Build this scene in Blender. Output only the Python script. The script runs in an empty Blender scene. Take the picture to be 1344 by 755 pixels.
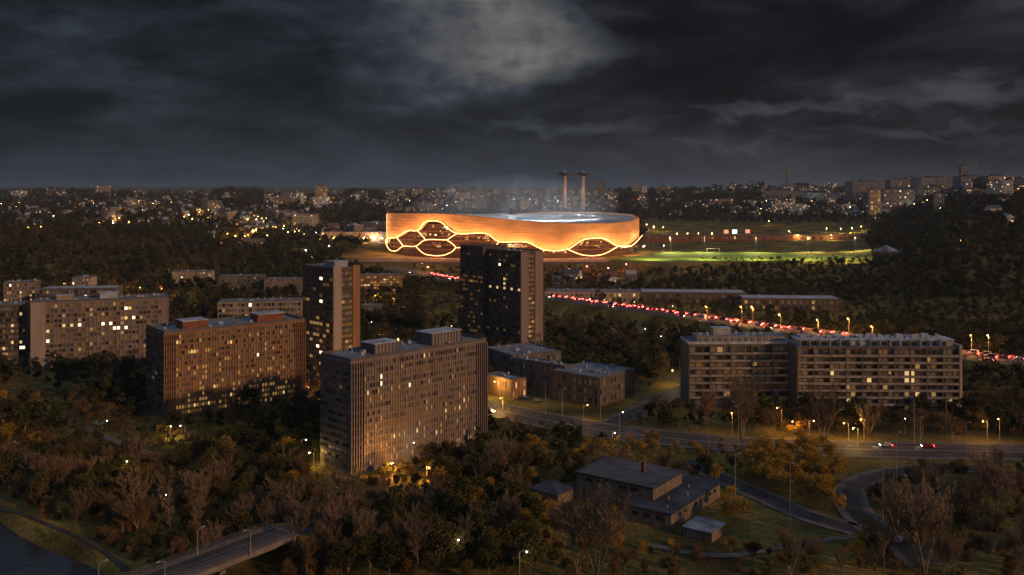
import bpy, math, random
import numpy as np
from mathutils import Vector
R = math.radians
rnd = random.Random(11)
sc = bpy.context.scene
HAZE = 6e-5
COL = sc.collection
H = 100.0; F = 1200.0; CX = 672.0; HY = 248.0      # camera height (m), focal length and principal point (photo pixels)

# ------------------------------------------------------------------ terrain
PXN = [-500, 0, 350, 672, 850, 1100, 1344, 1800]
YN = [60, 400, 550, 700, 900, 1100, 1400, 1800, 2400, 3500, 6000, 12000, 26000]
ZT = {
 -500: [0, 0, 3, 10, 24, 34, 45, 54, 62, 74, 88, 122, 130],
 0:    [0, 0, 2, 8, 22, 32, 42, 50, 58, 70, 86, 122, 130],
 350:  [0, 0, 1, 4, 12, 17, 27, 38, 50, 68, 85, 118, 130],
 672:  [0, 0, 0, 2, 8, 12, 16, 25, 36, 54, 76, 100, 120],
 850:  [0, 0, 0, 1, 9, 16, 18, 28, 42, 62, 84, 100, 120],
 1100: [0, 0, 0, 0, 11, 21, 23, 38, 62, 88, 104, 104, 120],
 1344: [0, 0, 2, 14, 36, 58, 84, 106, 108, 108, 104, 104, 120],
 1800: [0, 0, 4, 18, 42, 66, 92, 112, 114, 112, 104, 104, 120]}
ZA = np.array([ZT[p] for p in PXN], float); LY = np.log(np.array(YN, float)); PXA = np.array(PXN, float)
RIV_A = (-147.2, 274.4); RIV_D = (37 / 47.6, -30 / 47.6)
def river_d(x, y):   # signed distance into the river from its right bank (positive = in the water)
    nx, ny = RIV_D[1], -RIV_D[0]
    wob = 1.5 * np.sin((x - y) * 0.05)
    return (x - RIV_A[0]) * nx + (y - RIV_A[1]) * ny + wob
def terr(x, y):
    x = np.asarray(x, float); y = np.asarray(y, float)
    r = np.hypot(x, y); th = np.clip(np.arctan2(x, y), -R(48), R(48))
    px = np.clip(CX + F * np.tan(th), PXN[0], PXN[-1])
    yy = np.clip(r * np.cos(th), YN[0], YN[-1])
    i = np.clip(np.searchsorted(PXA, px) - 1, 0, len(PXN) - 2); j = np.clip(np.searchsorted(LY, np.log(yy)) - 1, 0, len(YN) - 2)
    a = (px - PXA[i]) / (PXA[i + 1] - PXA[i]); b = (np.log(yy) - LY[j]) / (LY[j + 1] - LY[j])
    a = a * a * (3 - 2 * a)
    z = (ZA[i, j] * (1 - a) * (1 - b) + ZA[i + 1, j] * a * (1 - b) + ZA[i, j + 1] * (1 - a) * b + ZA[i + 1, j + 1] * a * b)
    amp = np.clip((yy - 1450) / 2500, 0, 1) * 9
    z = z + amp * (np.sin(x / 310 + 1.3) * np.sin(y / 420 + x / 900) + 0.5 * np.sin(x / 130 + y / 170))
    d = river_d(x, y)
    z = z - 5.0 * np.clip((d + 2) / 7, 0, 1) * np.clip((62 - d) / 7, 0, 1) * (r < 420)
    return z
def T(x, y): return float(terr(x, y))
_ys = np.exp(np.linspace(math.log(150), math.log(15000), 4000))
def gp(px, py, h=0.0):
    """Where the view line through a photo pixel comes to h metres over the ground."""
    u = (px - CX) / F
    zl = H - (py - HY) * _ys / F
    d = zl - (terr(u * _ys, _ys) + h)
    k = np.where(d <= 0)[0]
    k = int(k[0]) if len(k) else len(_ys) - 1
    if k == 0: return u * _ys[0], float(_ys[0])
    t = d[k - 1] / (d[k - 1] - d[k]) if d[k - 1] != d[k] else 0
    Y = _ys[k - 1] + t * (_ys[k] - _ys[k - 1])
    return float(u * Y), float(Y)
def at(px, py, z):
    Y = (H - z) * F / (py - HY)
    return (px - CX) / F * Y, Y

# ------------------------------------------------------------------ materials
MATS = {}
def nodes(name):
    m = bpy.data.materials.new(name); m.use_nodes = True
    return m, m.node_tree, m.node_tree.nodes['Principled BSDF']
def mat(name, col, rough=0.8, metal=0.0, var=0.25, scale=0.4, emit=None, strength=0.0, rnd_var=0.0, bump=0.0, spec=0.3, coord='Object', sample=False, streak=False):
    if name in MATS: return MATS[name]
    m, nt, b = nodes(name); N = nt.nodes; L = nt.links
    b.inputs['Roughness'].default_value = rough; b.inputs['Metallic'].default_value = metal
    b.inputs['Specular IOR Level'].default_value = spec
    tc = N.new('ShaderNodeTexCoord'); nz = N.new('ShaderNodeTexNoise'); nz.inputs['Scale'].default_value = scale; nz.inputs['Detail'].default_value = 5
    if streak:
        mp = N.new('ShaderNodeMapping'); mp.inputs['Scale'].default_value = (1, 1, 0.12)
        L.new(tc.outputs[coord], mp.inputs[0]); L.new(mp.outputs[0], nz.inputs['Vector'])
    else: L.new(tc.outputs[coord], nz.inputs['Vector'])
    mr = N.new('ShaderNodeMapRange'); mr.inputs[3].default_value = 1 - var; mr.inputs[4].default_value = 1 + var
    mr.inputs[1].default_value = 0.3; mr.inputs[2].default_value = 0.7
    L.new(nz.outputs[0], mr.inputs[0])
    mul = N.new('ShaderNodeVectorMath'); mul.operation = 'SCALE'; mul.inputs[0].default_value = col[:3]
    val = mr.outputs[0]
    if rnd_var:
        oi = N.new('ShaderNodeObjectInfo'); m2 = N.new('ShaderNodeMapRange'); m2.inputs[3].default_value = 1 - rnd_var; m2.inputs[4].default_value = 1 + rnd_var
        L.new(oi.outputs['Random'], m2.inputs[0]); mm = N.new('ShaderNodeMath'); mm.operation = 'MULTIPLY'
        L.new(mr.outputs[0], mm.inputs[0]); L.new(m2.outputs[0], mm.inputs[1]); val = mm.outputs[0]
    L.new(val, mul.inputs['Scale']); L.new(mul.outputs[0], b.inputs['Base Color'])
    if emit:
        b.inputs['Emission Color'].default_value = (*emit, 1); b.inputs['Emission Strength'].default_value = strength
        if not sample: m.cycles.emission_sampling = 'NONE'
    if bump:
        bp = N.new('ShaderNodeBump'); bp.inputs['Strength'].default_value = bump; L.new(nz.outputs[0], bp.inputs['Height']); L.new(bp.outputs[0], b.inputs['Normal'])
    MATS[name] = m; return m
def leafmat(name, c1, c2, patch=0.012, trans=0.25):
    if name in MATS: return MATS[name]
    m, nt, b = nodes(name); N = nt.nodes; L = nt.links
    oi = N.new('ShaderNodeObjectInfo'); geo = N.new('ShaderNodeNewGeometry')
    nz = N.new('ShaderNodeTexNoise'); nz.inputs['Scale'].default_value = patch; nz.inputs['Detail'].default_value = 2; L.new(geo.outputs['Position'], nz.inputs['Vector'])
    n2 = N.new('ShaderNodeTexNoise'); n2.inputs['Scale'].default_value = 0.45; L.new(geo.outputs['Position'], n2.inputs['Vector'])
    a = N.new('ShaderNodeMath'); a.operation = 'MULTIPLY_ADD'; L.new(oi.outputs['Random'], a.inputs[0]); a.inputs[1].default_value = 0.6; L.new(nz.outputs[0], a.inputs[2])
    s = N.new('ShaderNodeMapRange'); s.inputs[1].default_value = 0.35; s.inputs[2].default_value = 1.15; L.new(a.outputs[0], s.inputs[0])
    mx = N.new('ShaderNodeMix'); mx.data_type = 'RGBA'; mx.inputs[6].default_value = (*c1, 1); mx.inputs[7].default_value = (*c2, 1); L.new(s.outputs[0], mx.inputs[0])
    mr = N.new('ShaderNodeMapRange'); mr.inputs[1].default_value = 0.3; mr.inputs[2].default_value = 0.7; mr.inputs[3].default_value = 0.65; mr.inputs[4].default_value = 1.3; L.new(n2.outputs[0], mr.inputs[0])
    mul = N.new('ShaderNodeVectorMath'); mul.operation = 'SCALE'; L.new(mx.outputs[2], mul.inputs[0]); L.new(mr.outputs[0], mul.inputs['Scale'])
    L.new(mul.outputs[0], b.inputs['Base Color']); b.inputs['Roughness'].default_value = 0.9; b.inputs['Specular IOR Level'].default_value = 0.1
    MATS[name] = m; return m

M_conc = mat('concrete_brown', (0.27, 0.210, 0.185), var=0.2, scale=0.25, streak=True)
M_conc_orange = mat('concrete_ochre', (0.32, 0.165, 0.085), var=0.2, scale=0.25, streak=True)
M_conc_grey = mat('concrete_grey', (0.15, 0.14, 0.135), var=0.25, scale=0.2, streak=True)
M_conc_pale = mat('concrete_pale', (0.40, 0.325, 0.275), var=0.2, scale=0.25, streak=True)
M_brick = mat('brick_red', (0.26, 0.10, 0.055), var=0.3, scale=0.5)
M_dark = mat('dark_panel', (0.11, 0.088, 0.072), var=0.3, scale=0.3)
M_roof = mat('roof_felt', (0.22, 0.24, 0.27), var=0.45, scale=0.15)
M_roofp = mat('roof_gravel_pale', (0.46, 0.50, 0.56), var=0.35, scale=0.2)
M_metal = mat('galvanised_metal', (0.42, 0.44, 0.46), rough=0.5, metal=0.3, var=0.2)
M_pole = mat('pole_metal', (0.40, 0.34, 0.30), rough=0.6, var=0.1)
M_glass = mat('window_glass', (0.035, 0.035, 0.04), rough=0.15, var=0.3, scale=0.2, spec=0.6)
M_curt = mat('window_curtain', (0.27, 0.24, 0.21), rough=0.6, var=0.2)
M_glass2 = mat('window_reflection_tint', (0.11, 0.10, 0.10), rough=0.3, var=0.3, scale=0.3, spec=0.5)  # reflection painted in as a paler glass tint
M_glass3 = mat('window_blind', (0.17, 0.14, 0.12), rough=0.5, var=0.3, scale=0.3)
M_lit0 = mat('window_dim', (0.2, 0.1, 0.03), emit=(1.0, 0.50, 0.14), strength=0.07)
M_lit1 = mat('window_warm', (0.3, 0.2, 0.1), emit=(1.0, 0.58, 0.18), strength=0.24)
M_hlit = mat('house_window', (0.3, 0.2, 0.1), emit=(1.0, 0.62, 0.26), strength=1.6)
M_lit2 = mat('window_bright', (0.5, 0.4, 0.2), emit=(1.0, 0.66, 0.26), strength=0.7)
M_lit3 = mat('window_white', (0.6, 0.6, 0.5), emit=(1.0, 0.84, 0.50), strength=1.8)
M_asph = mat('asphalt', (0.05, 0.048, 0.048), var=0.35, scale=0.08, rough=0.75, coord='Generated')
M_asph2 = mat('asphalt_worn', (0.075, 0.062, 0.055), var=0.35, scale=0.15, rough=0.7)
M_pave = mat('kerb_concrete', (0.17, 0.14, 0.115), var=0.3, scale=0.3)
M_line = mat('road_paint', (0.38, 0.35, 0.31), var=0.3, scale=0.8)
M_bark = mat('bark_pale', (0.28, 0.21, 0.15), var=0.35, scale=1.2, rnd_var=0.3)
M_bark2 = leafmat('branches_pale', (0.16, 0.115, 0.07), (0.32, 0.23, 0.15))
M_twig = leafmat('twigs_brown', (0.13, 0.088, 0.045), (0.28, 0.185, 0.10))
M_twig_far = leafmat('twigs_far', (0.060, 0.048, 0.024), (0.17, 0.115, 0.055))
M_leaf_far = leafmat('leaves_far', (0.026, 0.034, 0.013), (0.085, 0.078, 0.026))
M_leaf = leafmat('foliage_green', (0.040, 0.044, 0.013), (0.13, 0.105, 0.030))
M_shrub = leafmat('shrub_russet', (0.10, 0.068, 0.024), (0.26, 0.145, 0.055))
M_gold = leafmat('foliage_ochre_lamp_tint', (0.34, 0.22, 0.035), (0.52, 0.30, 0.05))  # ochre leaf colour brightened to carry sodium lamp glow

# ------------------------------------------------------------------ mesh building
class MB:
    def __init__(s): s.v = []; s.f = []; s.m = []
    def quad(s, a, b, c, d, mi=0):
        n = len(s.v); s.v += [tuple(a), tuple(b), tuple(c), tuple(d)]; s.f.append((n, n + 1, n + 2, n + 3)); s.m.append(mi)
    def box(s, x0, y0, z0, x1, y1, z1, mi=0):
        if x0 > x1: x0, x1 = x1, x0
        if y0 > y1: y0, y1 = y1, y0
        n = len(s.v); s.v += [(x0, y0, z0), (x1, y0, z0), (x1, y1, z0), (x0, y1, z0), (x0, y0, z1), (x1, y0, z1), (x1, y1, z1), (x0, y1, z1)]
        for q in ((0, 3, 2, 1), (4, 5, 6, 7), (0, 1, 5, 4), (1, 2, 6, 5), (2, 3, 7, 6), (3, 0, 4, 7)): s.f.append(tuple(n + k for k in q)); s.m.append(mi)
    def poly(s, pts, mi=0):
        n = len(s.v); s.v += [tuple(p) for p in pts]; s.f.append(tuple(range(n, n + len(pts)))); s.m.append(mi)
    def prism(s, pts, z0, z1, mi=0, mside=None):
        n = len(s.v); k = len(pts); ms = mi if mside is None else mside
        s.v += [(p[0], p[1], z0) for p in pts] + [(p[0], p[1], z1) for p in pts]
        s.f.append(tuple(range(n + k, n + 2 * k))); s.m.append(mi)
        s.f.append(tuple(reversed(range(n, n + k)))); s.m.append(mi)
        for i in range(k): s.f.append((n + i, n + (i + 1) % k, n + k + (i + 1) % k, n + k + i)); s.m.append(ms)
    def tube(s, pts, rad, seg=6, mi=0, cap=True):
        pts = [Vector(p) for p in pts]; n0 = len(s.v); k = len(pts)
        rr = rad if isinstance(rad, (list, tuple)) else [rad] * k
        for i, p in enumerate(pts):
            d = (pts[min(i + 1, k - 1)] - pts[max(i - 1, 0)]).normalized()
            a = d.orthogonal() if abs(d.z) > 0.9 else d.cross(Vector((0, 0, 1)))
            if abs(d.z) > 0.9: a = Vector((1, 0, 0)) - d * d.x
            a.normalize(); b = d.cross(a)
            for j in range(seg):
                t = 2 * math.pi * j / seg; s.v.append(tuple(p + (a * math.cos(t) + b * math.sin(t)) * rr[i]))
        for i in range(k - 1):
            for j in range(seg):
                a = n0 + i * seg + j; b = n0 + i * seg + (j + 1) % seg
                s.f.append((a, b, b + seg, a + seg)); s.m.append(mi)
        if cap:
            s.f.append(tuple(reversed(range(n0, n0 + seg)))); s.m.append(mi)
            s.f.append(tuple(range(n0 + (k - 1) * seg, n0 + k * seg))); s.m.append(mi)
    def cone(s, x, y, z0, z1, r0, r1, seg=10, mi=0): s.tube([(x, y, z0), (x, y, z1)], [r0, r1], seg, mi)
    def mesh(s, name, mats):
        me = bpy.data.meshes.new(name); me.from_pydata(s.v, [], s.f)
        if not isinstance(mats, (list, tuple)): mats = [mats]
        for m in mats: me.materials.append(m)
        if len(mats) > 1 and s.f: me.polygons.foreach_set('material_index', s.m)
        me.update(); return me
    def build(s, name, mats, parent=None, loc=None):
        o = bpy.data.objects.new(name, s.mesh(name, mats)); COL.objects.link(o)
        if parent: o.parent = parent
        if loc: o.location = loc
        return o
def tag(o, label=None, cat=None, group=None, kind=None):
    if label: o['label'] = label
    if cat: o['category'] = cat
    if group: o['group'] = group
    if kind: o['kind'] = kind
    return o
def empty(name, loc, rz=0.0):
    o = bpy.data.objects.new(name, None); COL.objects.link(o); o.location = loc; o.rotation_euler = (0, 0, rz); o.empty_display_size = 1; return o
def link(name, me, parent=None, loc=(0, 0, 0), rz=0.0, s=None):
    o = bpy.data.objects.new(name, me); COL.objects.link(o); o.location = loc; o.rotation_euler = (0, 0, rz)
    if parent: o.parent = parent
    if s: o.scale = (s, s, s) if not isinstance(s, tuple) else s
    return o
def copy_tree(o, parent=None):
    c = o.copy(); COL.objects.link(c); c.parent = parent
    for ch in list(o.children): copy_tree(ch, c)
    return c

# ------------------------------------------------------------------ no-tree zones
FOOT = []      # (cx, cy, ux, uy, Lx, Ly, margin) rectangles where nothing grows
ROADS = []     # (points, half width)
CLEAR = []     # pixel polygons of open grass
def keep_rect(x, y, t, lx, ly, mg=3): FOOT.append((x, y, math.cos(t), math.sin(t), lx, ly, mg))
def inpoly(px, py, poly):
    c = np.zeros(np.shape(px), bool); n = len(poly)
    for i in range(n):
        x1, y1 = poly[i]; x2, y2 = poly[(i + 1) % n]
        hit = ((y1 > py) != (y2 > py)) & (px < (x2 - x1) * (py - y1) / ((y2 - y1) if y2 != y1 else 1e-9) + x1)
        c = c ^ hit
    return c
def seg_dist(x, y, pts):
    d = np.full(np.shape(x), 1e9)
    for (ax, ay), (bx, by) in zip(pts[:-1], pts[1:]):
        vx, vy = bx - ax, by - ay; t = np.clip(((x - ax) * vx + (y - ay) * vy) / (vx * vx + vy * vy + 1e-9), 0, 1)
        d = np.minimum(d, np.hypot(x - ax - t * vx, y - ay - t * vy))
    return d
def free(x, y, r=0.0):
    ok = np.ones(np.shape(x), bool)
    for cx, cy, c, s, lx, ly, mg in FOOT:
        a = (x - cx) * c + (y - cy) * s; b = -(x - cx) * s + (y - cy) * c; m = mg + r
        ok &= ~((a > -m) & (a < lx + m) & (b > -m) & (b < ly + m))
    for pts, hw in ROADS: ok &= seg_dist(x, y, pts) > hw + 1.5 + r * 0.6
    ok &= ~((river_d(x, y) > -4 - r) & (river_d(x, y) < 64) & (np.hypot(x, y) < 420))
    z = terr(x, y); px = CX + F * x / y; py = HY + (H - z) * F / y
    for poly in CLEAR: ok &= ~inpoly(px, py, poly)
    return ok

keep_rect(-62.5, 245.5, math.atan2(-30, -22), 130, 0.1, 9)
# ------------------------------------------------------------------ ground
ths = np.concatenate([np.arange(-180, -48, 4.0), np.arange(-48, 48, 0.32), np.arange(48, 180.1, 4.0)])
rs = np.concatenate([np.array([4.0, 30, 60, 90, 120, 150]), 180 * np.exp(np.arange(0, math.log(26000 / 180), 0.0155))])
TH, RR = np.meshgrid(np.radians(ths), rs, indexing='ij'); GX = RR * np.sin(TH); GY = RR * np.cos(TH); GZ = terr(GX, GY)
nt_, nr_ = GX.shape
V = np.stack([GX, GY, GZ], -1).reshape(-1, 3)
idx = np.arange(nt_ * nr_).reshape(nt_, nr_)
Fq = np.stack([idx[:-1, :-1], idx[:-1, 1:], idx[1:, 1:], idx[1:, :-1]], -1).reshape(-1, 4)[:, ::-1]
me = bpy.data.meshes.new('ground'); me.from_pydata(V.tolist(), [], Fq.tolist()); me.update()
g = bpy.data.objects.new('ground', me); COL.objects.link(g); tag(g, kind='structure')
m, nt, b = nodes('ground_grass_soil'); N = nt.nodes; L = nt.links
geo = N.new('ShaderNodeNewGeometry'); n1 = N.new('ShaderNodeTexNoise'); n1.inputs['Scale'].default_value = 0.03; n1.inputs['Detail'].default_value = 8
n2 = N.new('ShaderNodeTexNoise'); n2.inputs['Scale'].default_value = 0.6; n2.inputs['Detail'].default_value = 6
L.new(geo.outputs['Position'], n1.inputs['Vector']); L.new(geo.outputs['Position'], n2.inputs['Vector'])
cr = N.new('ShaderNodeValToRGB'); cr.color_ramp.elements[0].position = 0.35; cr.color_ramp.elements[0].color = (0.075, 0.056, 0.020, 1)
cr.color_ramp.elements[1].position = 0.68; cr.color_ramp.elements[1].color = (0.32, 0.215, 0.060, 1)  # lighter ochre in the ground colour stands in for lamp glow
e = cr.color_ramp.elements.new(0.52); e.color = (0.19, 0.148, 0.036, 1)
L.new(n1.outputs[0], cr.inputs[0])
mr = N.new('ShaderNodeMapRange'); mr.inputs[1].default_value = 0.3; mr.inputs[2].default_value = 0.7; mr.inputs[3].default_value = 0.6; mr.inputs[4].default_value = 1.4; L.new(n2.outputs[0], mr.inputs[0])
ml = N.new('ShaderNodeVectorMath'); ml.operation = 'SCALE'; L.new(cr.outputs[0], ml.inputs[0]); L.new(mr.outputs[0], ml.inputs['Scale']); L.new(ml.outputs[0], b.inputs['Base Color'])
bp = N.new('ShaderNodeBump'); bp.inputs['Strength'].default_value = 0.6; bp.inputs['Distance'].default_value = 0.6; L.new(n2.outputs[0], bp.inputs['Height']); L.new(bp.outputs[0], b.inputs['Normal'])
b.inputs['Roughness'].default_value = 1; b.inputs['Specular IOR Level'].default_value = 0.1
me.materials.append(m)

# river water
m, nt, b = nodes('river_water'); b.inputs['Base Color'].default_value = (0.035, 0.045, 0.055, 1); b.inputs['Roughness'].default_value = 0.12
nz = nt.nodes.new('ShaderNodeTexNoise'); nz.inputs['Scale'].default_value = 0.5; bp = nt.nodes.new('ShaderNodeBump'); bp.inputs['Strength'].default_value = 0.25; bp.inputs['Distance'].default_value = 0.3
tc = nt.nodes.new('ShaderNodeTexCoord'); nt.links.new(tc.outputs['Object'], nz.inputs['Vector'])
nt.links.new(nz.outputs[0], bp.inputs['Height']); nt.links.new(bp.outputs[0], b.inputs['Normal'])
w = MB(); nx, ny = RIV_D[1], -RIV_D[0]
def rp(a, d): return (RIV_A[0] + RIV_D[0] * a + nx * d, RIV_A[1] + RIV_D[1] * a + ny * d, -2.2)
w.quad(rp(-110, -2), rp(300, -2), rp(300, 64), rp(-110, 64)); o = w.build('river_water', m); tag(o, kind='structure')

# ------------------------------------------------------------------ roads
def smooth(pts, n=8):
    out = []
    P = [pts[0]] + list(pts) + [pts[-1]]
    for i in range(1, len(P) - 2):
        p0, p1, p2, p3 = [np.array(q, float) for q in P[i - 1:i + 3]]
        for k in range(n):
            t = k / n; out.append(tuple(0.5 * ((2 * p1) + (-p0 + p2) * t + (2 * p0 - 5 * p1 + 4 * p2 - p3) * t * t + (-p0 + 3 * p1 - 3 * p2 + p3) * t ** 3)))
    out.append(tuple(pts[-1])); return out
def offs(pts, d):
    out = []
    for i, p in enumerate(pts):
        a = pts[max(i - 1, 0)]; b = pts[min(i + 1, len(pts) - 1)]; dx, dy = b[0] - a[0], b[1] - a[1]; l = math.hypot(dx, dy) or 1
        out.append((p[0] - dy / l * d, p[1] + dx / l * d))
    return out
def strip(mb, pts, d0, d1, zf, mi=0):
    A = offs(pts, d0); B = offs(pts, d1)
    for i in range(len(pts) - 1):
        mb.quad((*B[i], zf(*B[i])), (*B[i + 1], zf(*B[i + 1])), (*A[i + 1], zf(*A[i + 1])), (*A[i], zf(*A[i])), mi)
def road(name, pix, hw, mt, lines=(), kerb=True, lift=0.25, world=None, dash=True):
    pts = smooth(world if world else [gp(*p) for p in pix], 10)
    ROADS.append((pts[::3] + [pts[-1]], hw))
    a = MB(); strip(a, pts, hw, -hw, lambda x, y: T(x, y) + lift)
    o = a.build(name, mt); tag(o, kind='structure')
    if kerb:
        k = MB()
        for s in (1, -1):
            lo, hi = sorted((s * hw, s * (hw + 2.0)))
            strip(k, pts, hi, lo, lambda x, y: T(x, y) + lift + 0.13)
            inner = offs(pts, s * hw)
            outer = offs(pts, s * (hw + 2.0))
            for E, dz0 in ((inner, lift), (outer, -1)):
                for i in range(len(pts) - 1):
                    x0, y0 = E[i]; x1, y1 = E[i + 1]
                    k.quad((x0, y0, T(x0, y0) + dz0), (x1, y1, T(x1, y1) + dz0), (x1, y1, T(x1, y1) + lift + 0.13), (x0, y0, T(x0, y0) + lift + 0.13))
        tag(k.build('pavement', M_pave), kind='structure')
    if lines:
        l = MB()
        for d, w_, dashed in lines:
            for i in range(len(pts) - 1):
                if dashed and i % 2: continue
                seg = pts[i:i + 2]; strip(l, seg, d + w_ / 2, d - w_ / 2, lambda x, y: T(x, y) + lift + 0.012)
        tag(l.build('road_markings', M_line), kind='structure')
    return pts
R1 = road('main_road', [(560, 522), (640, 536), (710, 551), (800, 567), (900, 578), (1000, 586), (1150, 591), (1344, 594), (1560, 596)], 9.5, M_asph2,
          lines=((9.0, 0.25, False), (-9.0, 0.25, False), (0.3, 0.25, False), (-0.3, 0.25, False), (4.6, 0.2, True), (-4.6, 0.2, True)))
R2 = road('side_street', [(806, 556), (845, 537), (880, 519), (915, 503), (960, 492)], 4.0, M_asph2, lines=((0, 0.2, True),))
R3 = road('loop_road', [(1330, 618), (1230, 615), (1160, 624), (1122, 640), (1118, 662), (1140, 690), (1175, 712), (1215, 745)], 3.4, M_asph, lines=((3.0, 0.15, False), (-3.0, 0.15, False)))
R4 = road('access_road', [(905, 606), (950, 630), (1000, 652), (1060, 678), (1128, 698)], 3.0, M_asph2)
R5 = road('footpath', [(60, 540), (118, 566), (165, 585), (225, 607)], 2.0, M_pave, kerb=False)
R6 = road('riverside_path', [(0, 668), (60, 688), (120, 714), (170, 752)], 0.7, M_asph2, kerb=False)
R7 = road('yard_path', [(850, 716), (905, 726), (960, 730), (1040, 716), (1120, 705)], 1.4, M_pave, kerb=False)

# highway on its bank
HWP = [(at(500, 352, 14)), at(590, 366, 12), at(715, 389, 9.5), at(830, 405, 8.5), at(1000, 429, 8), at(1100, 441, 8), at(1344, 475, 8), (420.0, 452.0), (620.0, 380.0)]
HW = smooth(HWP, 12)
def hz(x, y):
    return float(np.interp(x, [-130, -61, 33, 93, 168, 278, 620], [15, 12, 9.5, 8.5, 8, 8, 8]))
a = MB(); strip(a, HW, 13, -13, hz); tag(a.build('highway', M_asph2), kind='structure')
k = MB()
for s in (1, -1):
    A = offs(HW, s * 13.0); B = offs(HW, s * 27.0)
    for i in range(len(HW) - 1):
        q = [(*A[i], hz(*A[i]) - 0.02), (*A[i + 1], hz(*A[i + 1]) - 0.02), (*B[i + 1], T(*B[i + 1]) - 0.5), (*B[i], T(*B[i]) - 0.5)]
        k.quad(*(q if s < 0 else q[::-1]))
tag(k.build('highway_embankment', g.data.materials[0]), kind='structure')
k = MB()
for d in (-12.2, -0.45, 12.2):
    for j in range(len(HW) - 1):
        for (z0, z1) in ((0.45, 0.8),):
            A = offs(HW, d); x0, y0 = A[j]; x1, y1 = A[j + 1]
            k.quad((x0, y0, hz(x0, y0) + z0), (x1, y1, hz(x1, y1) + z0), (x1, y1, hz(x1, y1) + z1), (x0, y0, hz(x0, y0) + z1))
            if j % 1 == 0: k.box(x0 - 0.1, y0 - 0.1, hz(x0, y0), x0 + 0.1, y0 + 0.1, hz(x0, y0) + 0.8)
tag(k.build('crash_barrier', M_metal), 'steel crash barriers along both carriageways of the raised highway', 'crash barrier')
l = MB()
for d, dd in ((11.3, 0), (-11.3, 0), (1.2, 0), (-1.2, 0), (4.6, 1), (-4.6, 1), (8, 1), (-8, 1)):
    for i in range(len(HW) - 1):
        if dd and i % 2: continue
        strip(l, HW[i:i + 2], d + 0.13, d - 0.13, lambda x, y: hz(x, y) + 0.012)
tag(l.build('highway_markings', M_line), kind='structure')
ROADS.append((HW[::4], 24))
# ------------------------------------------------------------------ open grass (photo pixels)
CLEAR += [[(940, 618), (1000, 655), (1060, 680), (1125, 700), (1120, 720), (1040, 735), (950, 735), (945, 700), (985, 690), (955, 660), (930, 618)],
          [(1090, 598), (1344, 600), (1344, 612), (1230, 612), (1150, 622), (1112, 640), (1095, 625)],
          [(905, 562), (1010, 568), (1344, 574), (1344, 586), (1100, 586), (960, 576), (905, 570)],
          [(0, 655), (60, 680), (170, 752), (100, 752), (0, 700)],
          [(640, 515), (800, 530), (850, 515), (900, 480), (905, 490), (860, 530), (810, 556), (700, 540), (640, 530)]]

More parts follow.
